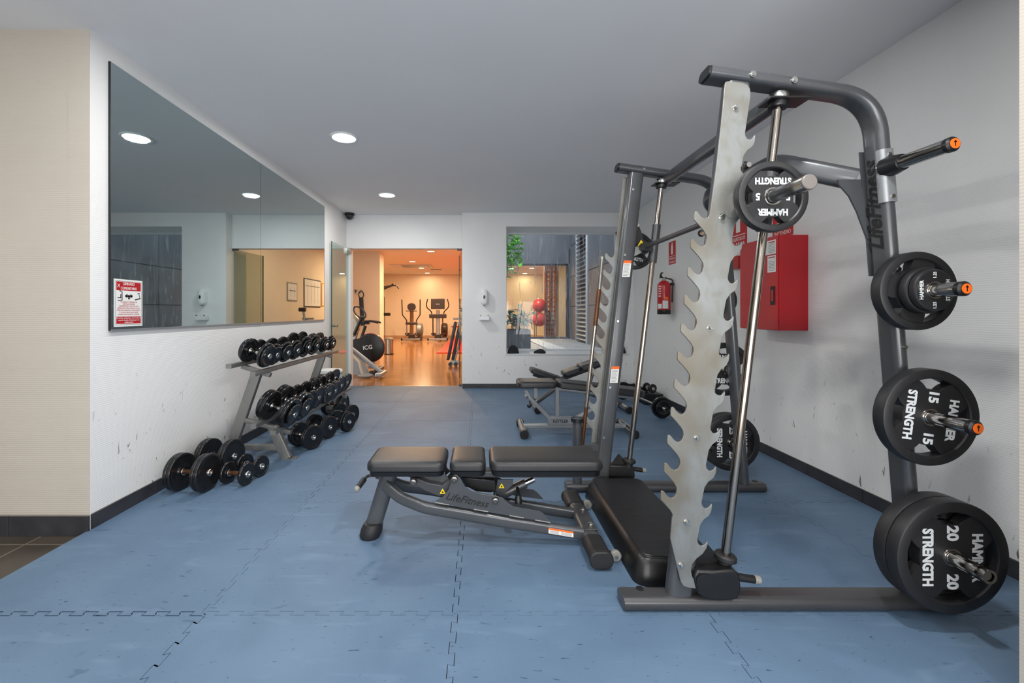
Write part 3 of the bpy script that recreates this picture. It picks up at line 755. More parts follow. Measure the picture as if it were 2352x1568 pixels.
weight_plate(.184, .050, '15', '15 kilogram black plate alone on the third peg of the near upright', pw(.80, 1.612), R(98))
weight_plate(.150, .045, '', 'medium black open grip plate behind two small plates on the second near peg', pw(.80 + .48, 1.620), R(45 + 12))
def small_plate(R_, T_, num, label, loc, ang):
    t = thing('weight_plate', label, 'weight plate', loc, 0, 'weight plates on the smith machine')
    part('disc', MB().lathe([(.026, .002), (.030, 0), (R_ - .012, 0), (R_ - .009, -.002), (R_ - .003, -.001), (R_, .004), (R_, T_ - .003), (R_ - .004, T_), (.026, T_)], (0, 0, 0), (0, 1, 0), 56, closed=True), URETH, t, world=False)
    part('hub_ring', MB().lathe([(.0258, 0), (.0258, .003), (.029, .004), (.032, .003), (.033, 0)], (0, 0, 0), (0, -1, 0), 32), CHROME, t, world=False)
    if num:
        rot = M.Rotation(ang, 4, 'Y'); xd = rot @ V((1, 0, 0)); zd = rot @ V((0, 0, 1))
        for tx, sz_, o_, w_ in (('HAMMER', .25, zd * .62, .9), ('STRENGTH', .25, -zd * .62, 1.0), (num, .2, -xd * .72, None), (num, .2, xd * .72, None)):
            part('lettering', MB().text(tx, R_ * sz_, o_ * R_, xd, zd, .0004, width=w_ and R_ * w_, bold=R_ * .006), LETTER, t, world=False, smooth=0)
small_plate(.087, .026, '', 'small black plate sandwiched between the grip plate and the smallest disc', pw(1.28, 1.590), 0)
small_plate(.078, .022, '1.25', 'smallest black plate, outermost on the second near peg', pw(1.28, 1.566), R(-90))
weight_plate(.133, .040, '5', '5 kilogram black plate with upside down letters on the near end of the bar', (BX, 1.597, BZ), R(180), 'plates on the guided bar')
weight_plate(.133, .040, '5', 'black plate on the far end of the guided bar', (BX, 3.02, BZ), R(12), 'plates on the guided bar')
weight_plate(.196, .05, '25', '25 kilogram black plate on the lowest peg of the far upright', pw(.29, 2.96), R(90))
weight_plate(.196, .05, '', 'black plate behind the 25 kilogram plate on the far upright', pw(.29, 3.012), R(90))
weight_plate(.184, .05, '20', 'black plate half hidden by the catch plate on the third far peg', pw(.80, 2.965), R(0))
weight_plate(.120, .045, '', 'black plate on the second far peg in front of the red cabinet', pw(1.28, 2.965), 0)

# ------------------------------------------------------------------ bar standing in its holder
t = thing('barbell', 'worn chrome bar standing upright in the holder of the far frame', 'barbell', (.652, YZ, .03))
a, b = V((.655, YZ - .002, .03)), P(1384, 590, YZ - .01)
dd = (b - a)
part('bar_sleeve', MB().cyl(a + dd * .03, a + dd * .345, .0125), RUST, t, label='rusty lower end')
part('shaft', MB().cyl(a + dd * .345, a + dd * .70, .0125), ROD, t)
part('grip', MB().cyl(a + dd * .70, a + dd * .86, .0145), RUST, t, label='brown worn grip')
part('bar_end', MB().cyl(a + dd * .86, b, .0145), CHROME, t)

# ------------------------------------------------------------------ padded step inside the machine
t = thing('aerobic_step', 'long low black textured step platform lying between the machine frames', 'step platform', (.88, 2.33, 0))
rs = []
for z, ins in ((.0, .0), (.02, .004), (.085, .022), (.104, .034), (.113, .052), (.115, .075)):
    rs.append([(.88 + x, 2.34 + y, z) for x, y in stadium(.40 - 2 * ins, .96 - 2 * ins, 6, .06 - ins * .5)])
part('body', MB().rings(rs), BLACK, t)
STEPM, N_, L_, b_ = node_mat('ribbed rubber'); b_.inputs['Base Color'].default_value = (*lin((30, 30, 32)), 1); b_.inputs['Roughness'].default_value = .32
tc_ = N_.new('ShaderNodeTexCoord'); wv_ = N_.new('ShaderNodeTexWave'); wv_.inputs['Scale'].default_value = 45; wv_.inputs['Distortion'].default_value = .4; wv_.bands_direction = 'Y'
L_.new(tc_.outputs['Object'], wv_.inputs[0]); bp_ = N_.new('ShaderNodeBump'); bp_.inputs['Strength'].default_value = .5; bp_.inputs['Distance'].default_value = .002
L_.new(wv_.outputs['Fac'], bp_.inputs['Height']); L_.new(bp_.outputs[0], b_.inputs['Normal'])
part('top_surface', MB().rings([[(.88 + x, 2.34 + y, z) for x, y in stadium(.31 - 2 * i, .88 - 2 * i, 6, .04)] for z, i in ((.112, 0), (.1175, .003))]), STEPM, t)
part('edge_line', MB().sweep([(.88 + x, 2.34 + y, .112) for x, y in stadium(.322, .892, 6, .045)], stadium(.003, .003, 2), None, closed=True), IRON, t)

# ================================================================== ADJUSTABLE BENCH
BY = 2.3
bn = thing('weight_bench', 'adjustable flat bench with three black pads in front of the smith machine', 'bench', (0, BY, 0))
def bz(u, v, y=2.165): p = P(u, v, y); return p.x, p.z
for x0, x1, wst, nm in ((-.583, -.178, 0, 'seat_pad'), (-.168, .038, .22, 'middle_pad'), (.048, .632, 0, 'back_pad')):
    cx, ln = (x0 + x1) / 2, x1 - x0
    m = M.Translation((cx, BY, 0))
    dz = -.004 if nm == 'seat_pad' else 0
    part(nm, MB().pad(ln, .275, .383 + dz, .440 + dz, m, .045, .024, wst), VINYL, bn)
    rs = [[((cx + x), BY + y, z) for x, y in stadium(ln - 2 * i, .265 - 2 * i, 6, .04)] for z, i in ((.352, .03), (.358, .012), (.384, .008))]
    part('pad_board', MB().rings(rs), BLACK, bn)
PT = stadium(.036, .062, 6, .016)
pth = [(878, 1128), (915, 1150), (975, 1165), (1154, 1196), (1338, 1225)]
pts = [P(u, v, 2.19) for u, v in pth]
for s, nm in ((-1, 'near'), (1, 'far')):
    q = [V((p.x, BY + s * (.03 if i == 0 else .07 if i == 1 else .11), p.z)) for i, p in enumerate(pts)]
    part('side_rail', MB().sweep(fillet(q, .25, 6), stadium(.038, .06, 6, .017), (0, 1, 0)), IRON2, bn)
part('front_leg', MB().sweep([P(896, 1082, BY), P(853, 1222, BY)], stadium(.062, .088, 6, .03), (0, 1, 0)), IRON2, bn)
c = P(855, 1215, BY)
part('rubber_foot', MB().rings([[(c.x + x + o, BY + y, z) for x, y in stadium(w, l, 6, min(w, l) / 2 - .002)] for z, w, l, o in ((.0, .100, .135, -.006), (.012, .112, .145, -.006), (.045, .108, .14, 0), (.072, .090, .115, .008))]), RUBBER, bn)
# rear stabiliser
part('stabiliser', MB().sweep([(.562, 2.0, .055), (.562, 2.62, .055)], stadium(.088, .058, 8, .026), (1, 0, 0)), IRON2, bn)
for y0, y1 in ((1.985, 2.14), (2.50, 2.655)):
    part('rubber_sleeve', MB().sweep([(.562, y0, .052), (.562, y1, .052)], stadium(.104, .072, 8, .033), (1, 0, 0)), RUBBER, bn, bevel=.003)
part('stabiliser_cap', MB().sweep([(.562, 1.968, .05), (.562, 1.986, .05)], stadium(.112, .08, 8, .037), (1, 0, 0)), RUBBER, bn, bevel=.006)
part('stabiliser_cap', MB().sweep([(.562, 2.654, .05), (.562, 2.672, .05)], stadium(.112, .08, 8, .037), (1, 0, 0)), RUBBER, bn, bevel=.006)
part('top_bracket', MB().box(.535, .60, 2.18, 2.46, .084, .09).box(.596, .60, 2.18, 2.46, .05, .09), IRON, bn, 0, .002)
for y in (2.23, 2.40): part('bolt', MB().cyl((.575, y, .088), (.575, y, .099), .011, n=6).cyl((.575, y, .088), (.575, y, .092), .016, n=16), ZINC, bn)
for y in (2.055, 2.60):
    wl = part('transport_wheel', MB().lathe([(.006, -.012), (.022, -.012), (.026, -.008), (.026, .008), (.022, .012), (.006, .012)], (.652, y, .027), (0, 1, 0)), GREYP, bn)
    part('wheel_axle', MB().cyl((.652, y - .02, .027), (.652, y + .016, .027), .008), ZINC, wl)
    part('wheel_fork', MB().box(.60, .665, y + .013, y + .019, .015, .042), IRON, bn)
# logo plates
zm = lambda a, b: (a / 3.675 + 800, b / 3.675 + 980)
lp = [(735, 628), (800, 590), (845, 530), (872, 450), (890, 408), (915, 405), (945, 432), (985, 505), (1040, 545), (1120, 565), (1245, 582), (1305, 602), (1345, 640), (1400, 675), (1620, 712), (1650, 735), (1712, 800), (1500, 775), (1200, 720), (900, 668)]
for y, s in ((2.168, -1), (2.425, 1)):
    pl = [P(*zm(a, b), 2.168) for a, b in lp]
    part('side_plate', MB().prism([V((p.x, y, p.z)) for p in pl], (0, 1, 0), .007), IRON2, bn, bevel=.001)
lo = P(*zm(1000, 620), 2.167)
part('maker_lettering', MB().text('LifeFitness', .052, (lo.x, 2.1672, lo.z), (1, 0, -.20), (.2, 0, 1), .0004, shear=.35, width=.222, bold=.0005), DARKL, bn, 0, label='black slanted script lettering')
for a, b, y in ((253, 412, 2.20), (548, 468, 2.165), (895, 445, 2.158), (1242, 625, 2.158)):
    p = P(*zm(a, b), y)
    part('pivot_bolt', MB().lathe([(.0, .006), (.007, .006), (.009, .009), (.016, .007), (.018, 0), (.018, -.02)], (p.x, y, p.z), (0, -1, 0), 24).cyl((p.x, y, p.z), (p.x, BY + .1, p.z), .007), mat('dark zinc', (112, 110, 108), .3, .9), bn)
# levers and brackets below the seat
sb = [(480, 386), (815, 386), (820, 410), (850, 440), (800, 478), (745, 480), (690, 455), (600, 425), (530, 430), (500, 425)]
for y in (2.245, 2.345):
    part('seat_bracket', MB().prism([V((P(*zm(a, b), 2.24).x, y, P(*zm(a, b), 2.24).z)) for a, b in sb], (0, 1, 0), .008), IRON2, bn, bevel=.001)
sl = [(520, 425), (560, 425), (680, 475), (790, 495), (860, 445), (905, 420), (935, 450), (880, 560), (770, 592), (640, 540), (525, 470)]
part('seat_lever', MB().prism([V((P(*zm(a, b), 2.2).x, 2.20, P(*zm(a, b), 2.2).z)) for a, b in sl], (0, 1, 0), .07), IRON, bn, bevel=.004)
bb = [(960, 440), (1240, 465), (1250, 560), (1200, 570), (1080, 560), (1000, 520)]
part('back_bracket', MB().prism([V((P(*zm(a, b), 2.23).x, 2.25, P(*zm(a, b), 2.23).z)) for a, b in bb], (0, 1, 0), .09), BLACK, bn, bevel=.004)
part('back_beam', MB().box(-.08, .625, BY - .035, BY + .035, .318, .354), IRON2, bn, 0, .008)
part('back_bolt', MB().cyl((.33, BY - .042, .338), (.33, BY, .338), .009), ZINC, bn)
part('seat_beam', MB().box(-.5, -.2, BY - .03, BY + .03, .325, .352), IRON2, bn, 0, .008)
a = P(*zm(1240, 600), BY); b = P(*zm(1570, 440), BY)
part('telescopic_tube', MB().cyl(a, a.lerp(b, .78), .025), IRON, bn)
part('inner_rod', MB().cyl(a.lerp(b, .7), b, .016), CHROME, bn)
part('tube_bracket', MB().prism([V((P(*zm(x, y), 2.27).x, 2.262, P(*zm(x, y), 2.27).z)) for x, y in ((1262, 440), (1392, 440), (1390, 480), (1290, 580), (1240, 560))], (0, 1, 0), .006), IRON2, bn)
p = P(*zm(1432, 560), 2.25)
part('pull_pin', MB().cyl((p.x, 2.22, p.z), (p.x, BY, p.z + .02), .009).lathe([(.0, .0), (.018, .002), (.02, .02), (.012, .05), (.0, .052)], (p.x, 2.225, p.z - .045), (0, .2, 1), 20), BLACK, bn)
for a, b, y in ((796, 550, 2.1985), (1294, 503, 2.2605)):
    c = P(*zm(a, b), y)
    if y < 2.2: c = V((c.x, 2.1995, c.z))
    w_ = part('warning_triangle', tri(MB(), c, .018, -1), YELLOW, bn, 0, label='yellow warning triangle sticker')
    part('triangle_mark', tri(MB(), c + V((0, -.0008, 0)), .007, -1), DARKL, w_, 0)
c0 = P(*zm(1690, 855), 2.171); c1 = P(*zm(1900, 890), 2.171); dn = P(*zm(1690, 905), 2.171) - c0
yy = 2.1708
f2 = lambda s, t_: V((c0.x + (c1.x - c0.x) * s + dn.x * t_, yy, c0.z + (c1.z - c0.z) * s + dn.z * t_))
st = part('warning_label', MB().prism([f2(0, -.1), f2(1, -.1), f2(1, .85), f2(0, .85)], (0, -1, 0), .0006), PAPER, bn, 0, label='white sticker with orange heading')
yy -= .0006
part('label_heading', MB().prism([f2(0, -.1), f2(1, -.1), f2(1, .2), f2(0, .2)], (0, -1, 0), .0004), ORANGE, st, 0)
mb = MB()
for k in range(4):
    for s0, s1 in ((.05, .42), (.5, .93)): mb.prism([f2(s0, .30 + k * .13), f2(s1, .30 + k * .13), f2(s1, .35 + k * .13), f2(s0, .35 + k * .13)], (0, -1, 0), .0004)
part('label_print', mb, GREYT, st, 0)
for s0, s1 in ((735, 850), (1060, 1180), (1360, 1480), (1575, 1705)):
    z0 = 628 + (s0 - 735) * .175
    a, b = P(*zm(s0, z0 + 8), 2.17), P(*zm(s1, z0 + 8 + (s1 - s0) * .175), 2.17)
    part('weld_seam', MB().cyl((a.x, 2.167, a.z), (b.x, 2.167, b.z), .003, n=8), RACKG, bn)
# lifting handle
a, b, c = P(868, 1091, 2.28), P(843, 1092, 2.26), P(820, 1122, 2.16)
part('lift_handle', MB().tube(fillet([a, b, c], .03), .0085), IRON, bn)
part('handle_grip', MB().cyl(b.lerp(c, .3), c, .0145), RUBBER, bn)
part('grip_end', MB().sphere(c, .0155), GREYP, bn, label='pale round grip end')

# ================================================================== DUMBBELLS
def dumbbell_proto(name, plates, grip, hr=.0135, rusty=False):
    """axis along x; plates = [(radius, thickness)] from the grip outwards on each side"""
    t = thing('dumbbell', name, 'dumbbell')
    part('handle', MB().lathe([(hr, -grip / 2), (hr * 1.12, -grip / 4), (hr * 1.15, 0), (hr * 1.12, grip / 4), (hr, grip / 2)], (0, 0, 0), (1, 0, 0), 20, cap=True), RUST if rusty else CHROME, t, world=False)
    for s in (-1, 1):
        x = grip / 2
        part('inner_collar', MB().lathe([(hr, -.008), (.026, -.008), (.028, -.004), (.028, .001)], (s * x, 0, 0), (s, 0, 0), 24), CHROME, t, world=False)
        for i, (r, th) in enumerate(plates):
            last = i == len(plates) - 1
            prof = [(.012, .004), (r * .42, .004), (r * .46, .002), (r * .62, .002), (r * .80, .004), (r * .86, .0), (r * .95, .0), (r * .99, .003), (r, .006), (r, th - .006), (r * .99, th - .003), (r * .95, th), (r * .86, th), (r * .80, th - .004), (r * .5, th - .003), (.03, th - .003), (.012, th - .003)]
            part('weight_disc', MB().lathe(prof, (s * x, 0, 0), (s, 0, 0), 44, closed=True), GLOSSB, t, world=False)
            x += th + .0005
        part('end_nut', MB().lathe([(.0, -.004), (.0085, -.004), (.0085, .004), (.012, .008), (.021, .008), (.024, .004), (.024, -.006)], (s * x, 0, 0), (s, 0, 0), 28), CHROME, t, world=False)
    return t
P1 = dumbbell_proto('x', [(.100, .026), (.088, .02)], .125)
P2 = dumbbell_proto('x', [(.092, .022), (.072, .02)], .12)
P3 = dumbbell_proto('x', [(.106, .024), (.075, .02), (.055, .012)], .12)
P4 = dumbbell_proto('x', [(.090, .02), (.078, .018), (.06, .015)], .12)
P5 = dumbbell_proto('x', [(.120, .03), (.120, .03), (.082, .022)], .125)
P6 = dumbbell_proto('x', [(.108, .024)], .13)
P7 = dumbbell_proto('x', [(.104, .022), (.104, .022)], .13)
P8 = dumbbell_proto('x', [(.122, .026), (.122, .026)], .135, rusty=True)
P9 = dumbbell_proto('x', [(.075, .022)], .125, rusty=True)
P10 = dumbbell_proto('x', [(.060, .02)], .1)
used = set()
def put(proto, a, b, label, group):
    """place with its axis from a (wall side) to b"""
    a, b = V(a), V(b); c = (a + b) / 2; d = (b - a).normalized()
    rot = d.to_track_quat('X', 'Z').to_euler()
    if proto.name in used:
        o = dup(proto, c, rot, label, group)
    else:
        used.add(proto.name); o = proto; o.location = c; o.rotation_euler = rot; o['label'] = label; o['group'] = group
    return o
ordw = ['nearest', 'second', 'third', 'fourth', 'fifth', 'sixth', 'seventh', 'farthest']
up = [(3.43, P1, .0), (3.57, P2, 0), (3.78, P2, 0), (3.98, P2, 0), (4.20, P3, .0), (4.42, P3, 0), (4.70, P4, 0), (4.91, P4, 0)]
RAILS = {}
g = 'dumbbells on the upper shelf of the rack'
for k, (y, p, _) in enumerate(up):
    r = {P1.name: .100, P2.name: .092, P3.name: .106, P4.name: .09}[p.name]
    put(p, (-1.895, y + .02, .798 + r), (-1.69, y - .01, .744 + r), 'black dumbbell with chrome handle, %s on the upper rack shelf counted from the camera' % ordw[k], g)
g = 'dumbbells on the lower shelf of the rack'
lo_ = [(3.42, P5), (3.66, P5), (3.86, P6), (4.06, P6), (4.29, P7), (4.47, P7), (4.72, P6), (4.92, P6)]
for k, (y, p) in enumerate(lo_):
    r = {P5.name: .12, P6.name: .108, P7.name: .104}[p.name]
    put(p, (-1.715, y + .02, .338 + r), (-1.515, y - .01, .272 + r), 'black dumbbell, %s on the lower rack shelf counted from the camera' % ordw[k], g)
g = 'dumbbells standing on the blue floor'
put(P8, (-2.035, 2.885, .1225), (-1.835, 2.865, .1225), 'largest dumbbell on the floor, with a rusty handle, nearest the left wall and camera', g)
put(P8, (-2.05, 3.22, .1225), (-1.86, 3.19, .1225), 'large floor dumbbell right behind the largest one, its handle hidden', g)
put(P9, (-1.775, 2.99, .0755), (-1.61, 2.955, .0755), 'small floor dumbbell with a rusty handle beside the largest one', g)
put(P9, (-1.75, 3.16, .0755), (-1.595, 3.11, .0755), 'small floor dumbbell behind the other small one, by the front leg of the rack', g)
put(P7, (-1.645, 3.84, .1045), (-1.45, 3.72, .1045), 'floor dumbbell with twin discs nearest the camera, right of the rack foot', g)
put(P7, (-1.625, 4.14, .1045), (-1.425, 4.05, .1045), 'second floor dumbbell from the rack foot, behind the nearest twin disc one', g)
put(P1, (-1.51, 4.36, .1005), (-1.30, 4.26, .1005), 'floor dumbbell standing farthest to the right of the rack', g)
put(P7, (-1.56, 4.66, .1045), (-1.36, 4.56, .1045), 'floor dumbbell behind the rightmost one beside the rack', g)
put(P8, (-1.80, 5.02, .1225), (-1.60, 4.98, .1225), 'big floor dumbbell under the far end of the lower shelf', g)

# rack
rk = thing('dumbbell_rack', 'grey two shelf steel dumbbell rack along the left wall under the mirror', 'rack', (-1.8, 4.3, 0))
sq = stadium(.05, .05, 3, .006)
for x, z, tl in ((-1.93, .782, 0), (-1.745, .722, 0), (-1.74, .322, 0), (-1.59, .272, 0)):
    part('shelf_rail', MB().sweep([(x, 3.28, z), (x, 5.18, z)], stadium(.042, .034, 3, .005), (1, 0, 0)), RACKG, rk)
    for y in (3.276, 5.184): part('rail_cap', MB().sweep([(x, y - .004, z), (x, y + .004, z)], stadium(.044, .036, 3, .006), (1, 0, 0)), RACKG, rk)
for y in (3.50, 4.95):
    part('rear_post', MB().sweep([(-2.07, y, .0), (-1.83, y, .70)], stadium(.045, .08, 3, .006), (0, 1, 0)), RACKG, rk)
    part('shelf_arm', MB().sweep([(-1.95, y, .755), (-1.72, y, .682)], stadium(.04, .036, 3, .005), (0, 1, 0)), RACKG, rk)
    part('shelf_arm', MB().sweep([(-1.93, y, .315), (-1.55, y, .215)], stadium(.04, .036, 3, .005), (0, 1, 0)), RACKG, rk)
    part('front_leg', MB().sweep([(-1.70, y, .26), (-1.585, y, .0)], stadium(.045, .08, 3, .006), (0, 1, 0)), RACKG, rk)
    part('lower_tie', MB().box(-2.04, -1.62, y - .02, y + .02, .07, .115), RACKG, rk, 0, .003)
    part('foot_plate', MB().box(-1.62, -1.50, y - .035, y + .035, .0, .006), RACKG, rk, 0, .001)
part('long_tie', MB().box(-1.86, -1.82, 3.5, 4.95, .30, .34), RACKG, rk, 0, .003)

# ================================================================== BENCH OF SILVER TUBE
kb = thing('weight_bench', 'silver framed bench with black pads standing on the floor below the window', 'bench', (.95, 4.25, 0))
KY = 4.25
part('seat_pad', MB().pad(.385, .29, 0, .062, M.Translation((.556, KY, .462)), .05, .024), VINYL, kb)
def padline(a, b, wy, th, yc, r=.045, edge=.022):
    a, b = V(a), V(b); d = b - a; ln = d.length; an = math.atan2(d.z, d.x)
    m = M.Translation((a + b) / 2) @ M.Rotation(-an, 4, 'Y')
    return MB().pad(ln, wy, -th, 0, m, r, edge)
part('back_pad', padline((.765, KY, .527), (1.60, KY, .432), .27, .068, KY), VINYL, kb)
part('back_beam', MB().sweep([(.78, KY, .435), (1.55, KY, .35)], stadium(.05, .04, 3, .006), (0, 1, 0)), SILVER, kb)
part('base_beam', MB().box(.42, 1.46, KY - .025, KY + .025, .045, .085), SILVER, kb, 0, .006)
for x in (.416, 1.46):
    part('foot_tube', MB().cyl((x, KY - .20, .055), (x, KY + .20, .055), .032), CHROME, kb)
    for s in (-1, 1): part('foot_cap', MB().rings([[(x + a, KY + s * y, .042 + b) for a, b in stadium(.078, .084, 5, .034)] for y in (.17, .235)]), BLACK, kb, bevel=.004)
part('upright', MB().box(.745, .785, KY - .025, KY + .025, .10, .455), SILVER, kb, 0, .005)
part('gusset', MB().prism([V((x, KY - .03, z)) for x, z in ((.69, .16), (.93, .155), (.945, .08), (.67, .08), (.67, .12))], (0, 1, 0), .06), SILVER, kb, bevel=.004)
part('maker_lettering', MB().text('KETTLER', .04, (.795, KY - .0305, .118), (1, 0, 0), (0, 0, 1), .0005, width=.15, bold=.0008), DARKL, kb, 0, label='black lettering on the gusset')
part('seat_strut', MB().sweep([(.70, KY, .13), (.49, KY, .35), (.452, KY, .42)], stadium(.05, .04, 3, .006), (0, 1, 0)), SILVER, kb)
part('seat_sleeve', MB().box(.53, .57, KY - .025, KY + .025, .34, .462), SILVER, kb, 0, .004)
part('adjust_knob', MB().lathe([(0, 0), (.018, 0), (.022, .03), (.012, .045), (0, .045)], (.50, KY - .02, .29), (-.6, -.2, -.7), 16), BLACK, kb)
part('back_strut', MB().sweep([(.90, KY, .11), (1.2, KY, .27), (1.28, KY, .40)], stadium(.045, .04, 3, .006), (0, 1, 0)), SILVER, kb)
part('leg_roller_stub', MB().cyl((.46, KY - .06, .36), (.46, KY + .06, .36), .012), CHROME, kb)

b3 = thing('weight_bench', 'black bench with raised backrest behind the silver bench, by the back wall', 'bench', (1.1, 5.3, 0))
JY = 5.3
part('seat_pad', padline((.63, JY, .515), (1.02, JY, .385), .28, .06, JY), VINYL, b3)
part('back_pad', padline((1.01, JY, .455), (1.22, JY, .525), .26, .06, JY), VINYL, b3)
part('back_pad', padline((1.21, JY, .54), (1.58, JY, .655), .27, .07, JY), VINYL, b3)
part('back_beam', MB().sweep([(1.0, JY, .365), (1.55, JY, .565)], stadium(.05, .05, 3, .008), (0, 1, 0)), IRON, b3)
part('seat_beam', MB().sweep([(.66, JY, .43), (1.0, JY, .315)], stadium(.05, .05, 3, .008), (0, 1, 0)), IRON, b3)
part('main_beam', MB().sweep([(.70, JY, .08), (1.0, JY, .3), (1.75, JY, .06)], stadium(.06, .05, 4, .01), (0, 1, 0)), IRON, b3)
part('back_strut', MB().cyl((1.33, JY, .20), (1.42, JY, .50), .016), CHROME, b3)
for x in (.68, 1.76):
    part('foot_tube', MB().cyl((x, JY - .24, .04), (x, JY + .24, .04), .032), SILVER, b3)
    for s in (-1, 1): part('foot_cap', MB().cyl((x, JY + s * .23, .042), (x, JY + s * .29, .042), .042), BLACK, b3, bevel=.004)

# floor barbell and bits in the corner
fb = thing('barbell', 'short chrome barbell with black discs on the floor in the right corner', 'barbell', (2.05, 5.3, 0))
c = V((2.05, 4.83, .122)); e = V((1.93, 6.1, .122)); d = (c - e).normalized()
part('shaft', MB().cyl(e, c + d * .17, .0125), CHROME, fb)
for o, r in ((.0, .12), (.028, .088)):
    part('weight_disc', MB().lathe([(.014, 0), (r * .8, 0), (r * .86, -.003), (r, .002), (r, .022), (r * .86, .027), (r * .8, .024), (.014, .024)], c + d * o, d, 40, closed=True), GLOSSB, fb)
part('weight_disc', MB().lathe([(.014, 0), (.118, 0), (.12, .004), (.12, .022), (.116, .026), (.014, .026)], e - d * -.25, d, 40, closed=True), GLOSSB, fb)
part('collar', MB().cyl(c + d * .056, c + d * .075, .028), CHROME, fb)
dp = put(P10, (2.20, 5.72, .20), (2.26, 5.52, .20), 'small black dumbbell lying on a low black box in the right corner', 'small weights in the corner')
solo('storage_box', MB().box(2.12, 2.36, 5.50, 5.76, 0, .138), BLACK, 'low black box under the small dumbbell in the right corner', 'box', 0, .006)
solo('hand_weight', MB().cyl((2.25, 6.3, .045), (2.33, 6.3, .045), .045), RED, 'small red hand weight on the floor by the back wall corner', 'hand weight', bevel=.006)

# ================================================================== RIGHT WALL
X1 = 2.19; cy0, cy1, cz0, cz1 = 3.14, 3.60, 1.062, 1.768
hc = thing('fire_hose_cabinet', 'large red fire hose cabinet mounted on the right wall', 'cabinet', (XR, 3.37, cz0))
part('body', MB().box(X1 + .012, XR, cy0, cy1, cz0, cz1), RED, hc, 0, .003)
dr = part('door', MB().box(X1, X1 + .011, cy0 + .004, cy1 - .004, cz0 + .004, cz1 - .004), RED, hc, 0, .002)
part('door_latch', MB().box(X1 - .006, X1 + .002, cy0 + .03, cy0 + .075, cz0 + .19, cz0 + .33), BLACK, dr, 0, .003)
part('latch_slot', MB().box(X1 - .0075, X1 - .005, cy0 + .04, cy0 + .06, cz0 + .22, cz0 + .30), RED, dr, 0)
for z0, z1, k in ((cz1 - .135, cz1 - .03, 0), (cz1 - .27, cz1 - .145, 1)):
    st = part('instruction_label', MB().box(X1 - .0008, X1, cy0 + .022, cy0 + .022 + (.11 if k == 0 else .09), z0, z1), PAPER, dr, 0, label='white printed instruction sticker')
    mb = MB()
    for j in range(7): mb.box(X1 - .0013, X1 - .0008, cy0 + .03, cy0 + .1, z0 + .012 + j * .011, z0 + .0155 + j * .011)
    part('label_print', mb, GREYT, st, 0)
    part('label_heading', MB().box(X1 - .0013, X1 - .0008, cy0 + .03, cy0 + .10, z1 - .018, z1 - .01), REDS, st, 0)
def sign(y0, y1, z0, z1, lines, label, pict):
    t = thing('safety_sign', label, 'sign', (XR, (y0 + y1) / 2, z0))
    X = XR - .0005
    part('sign_panel', MB().box(X - .003, X, y0, y1, z0, z1), REDS, t, 0)
    ym = (y0 + y1) / 2; w = y1 - y0; mb = MB()
    mb.box(X - .0036, X - .003, y0 + w * .08, y1 - w * .08, z0 + (z1 - z0) * .34, z0 + (z1 - z0) * .36)
    for k, s in enumerate(lines): mb.text(s, w * .19, (X - .003, ym, z0 + (z1 - z0) * (.24 - k * .15)), (0, -1, 0), (0, 0, 1), .0004, width=w * .8)
    zc = z0 + (z1 - z0) * .68; h = (z1 - z0) * .25
    if pict == 'ext':
        mb.prism([V((X - .003, ym + a * w, zc + b * h)) for a, b in ((-.12, -1), (.12, -1), (.12, .5), (.04, .75), (.04, 1), (-.1, 1.05), (-.1, .85), (-.04, .75), (-.12, .5))], (-1, 0, 0), .0006)
    else:
        mb.lathe([(.16 * w, 0), (.3 * w, 0), (.3 * w, .0006), (.16 * w, .0006)], (X - .003, ym, zc), (-1, 0, 0), 28, closed=True)
    part('sign_print', mb, PAPER, t, 0)
sign(5.27, 5.46, 1.80, 2.085, ('EXTINTOR DE', 'INCENDIOS'), 'small red extinguisher sign above the wall fire extinguisher', 'ext')
sign(3.29, 3.52, 1.80, 2.12, ('BOCA DE', 'INCENDIO'), 'red fire hose sign right above the red cabinet', 'hose')
sign(3.86, 4.12, 1.80, 2.13, ('PULSADOR DE', 'ALARMA'), 'red alarm sign partly hidden by the notched plate, left of the cabinet', 'ext')
solo('alarm_box', MB().box(XR - .04, XR, 3.93, 4.05, 1.60, 1.72), RED, 'small red alarm box on the wall left of the red cabinet', 'alarm', 0, .005)
# extinguisher
ex = V((XR - .12, 5.33, 1.17))
ft = thing('fire_extinguisher', 'red fire extinguisher hanging on the right wall beside the corner', 'fire extinguisher', ex)
part('cylinder', MB().lathe([(.0, .0), (.072, .0), (.078, .008), (.078, .35), (.07, .385), (.045, .41), (.026, .42), (.0, .42)], ex, (0, 0, 1), 36), RED, ft)
part('base_band', MB().lathe([(.0, -.001), (.074, -.001), (.0795, .006), (.0795, .055), (.078, .056)], ex, (0, 0, 1), 36), BLACK, ft)
part('valve', MB().lathe([(.0, .42), (.022, .42), (.022, .44), (.014, .445), (.014, .465), (.0, .465)], ex, (0, 0, 1), 20), CHROME, ft)
part('lever', MB().prism([ex + V((a, 0, b)) for a, b in ((-.05, .452), (.03, .452), (.035, .462), (-.02, .468), (-.03, .50), (.0, .52), (-.03, .525), (-.045, .50))], (0, 1, 0), .016), BLACK, ft)
part('hose', MB().tube(fillet([ex + V((.02, -.01, .45)), ex + V((.09, -.04, .43)), ex + V((.088, -.03, .15))], .03), .009, 10), BLACK, ft)
ang = lambda a, r, z: ex + V((r * math.cos(R(a)), r * math.sin(R(a)), z))
def wrap(a0, a1, z0, z1, r=.0786):
    mb = MB(); n = 6
    vs = [ang(a0 + (a1 - a0) * i / n, r, z) for z in (z0, z1) for i in range(n + 1)]
    fs = [(i, i + 1, n + 2 + i, n + 1 + i) for i in range(n)]
    return mb.add(vs, fs)
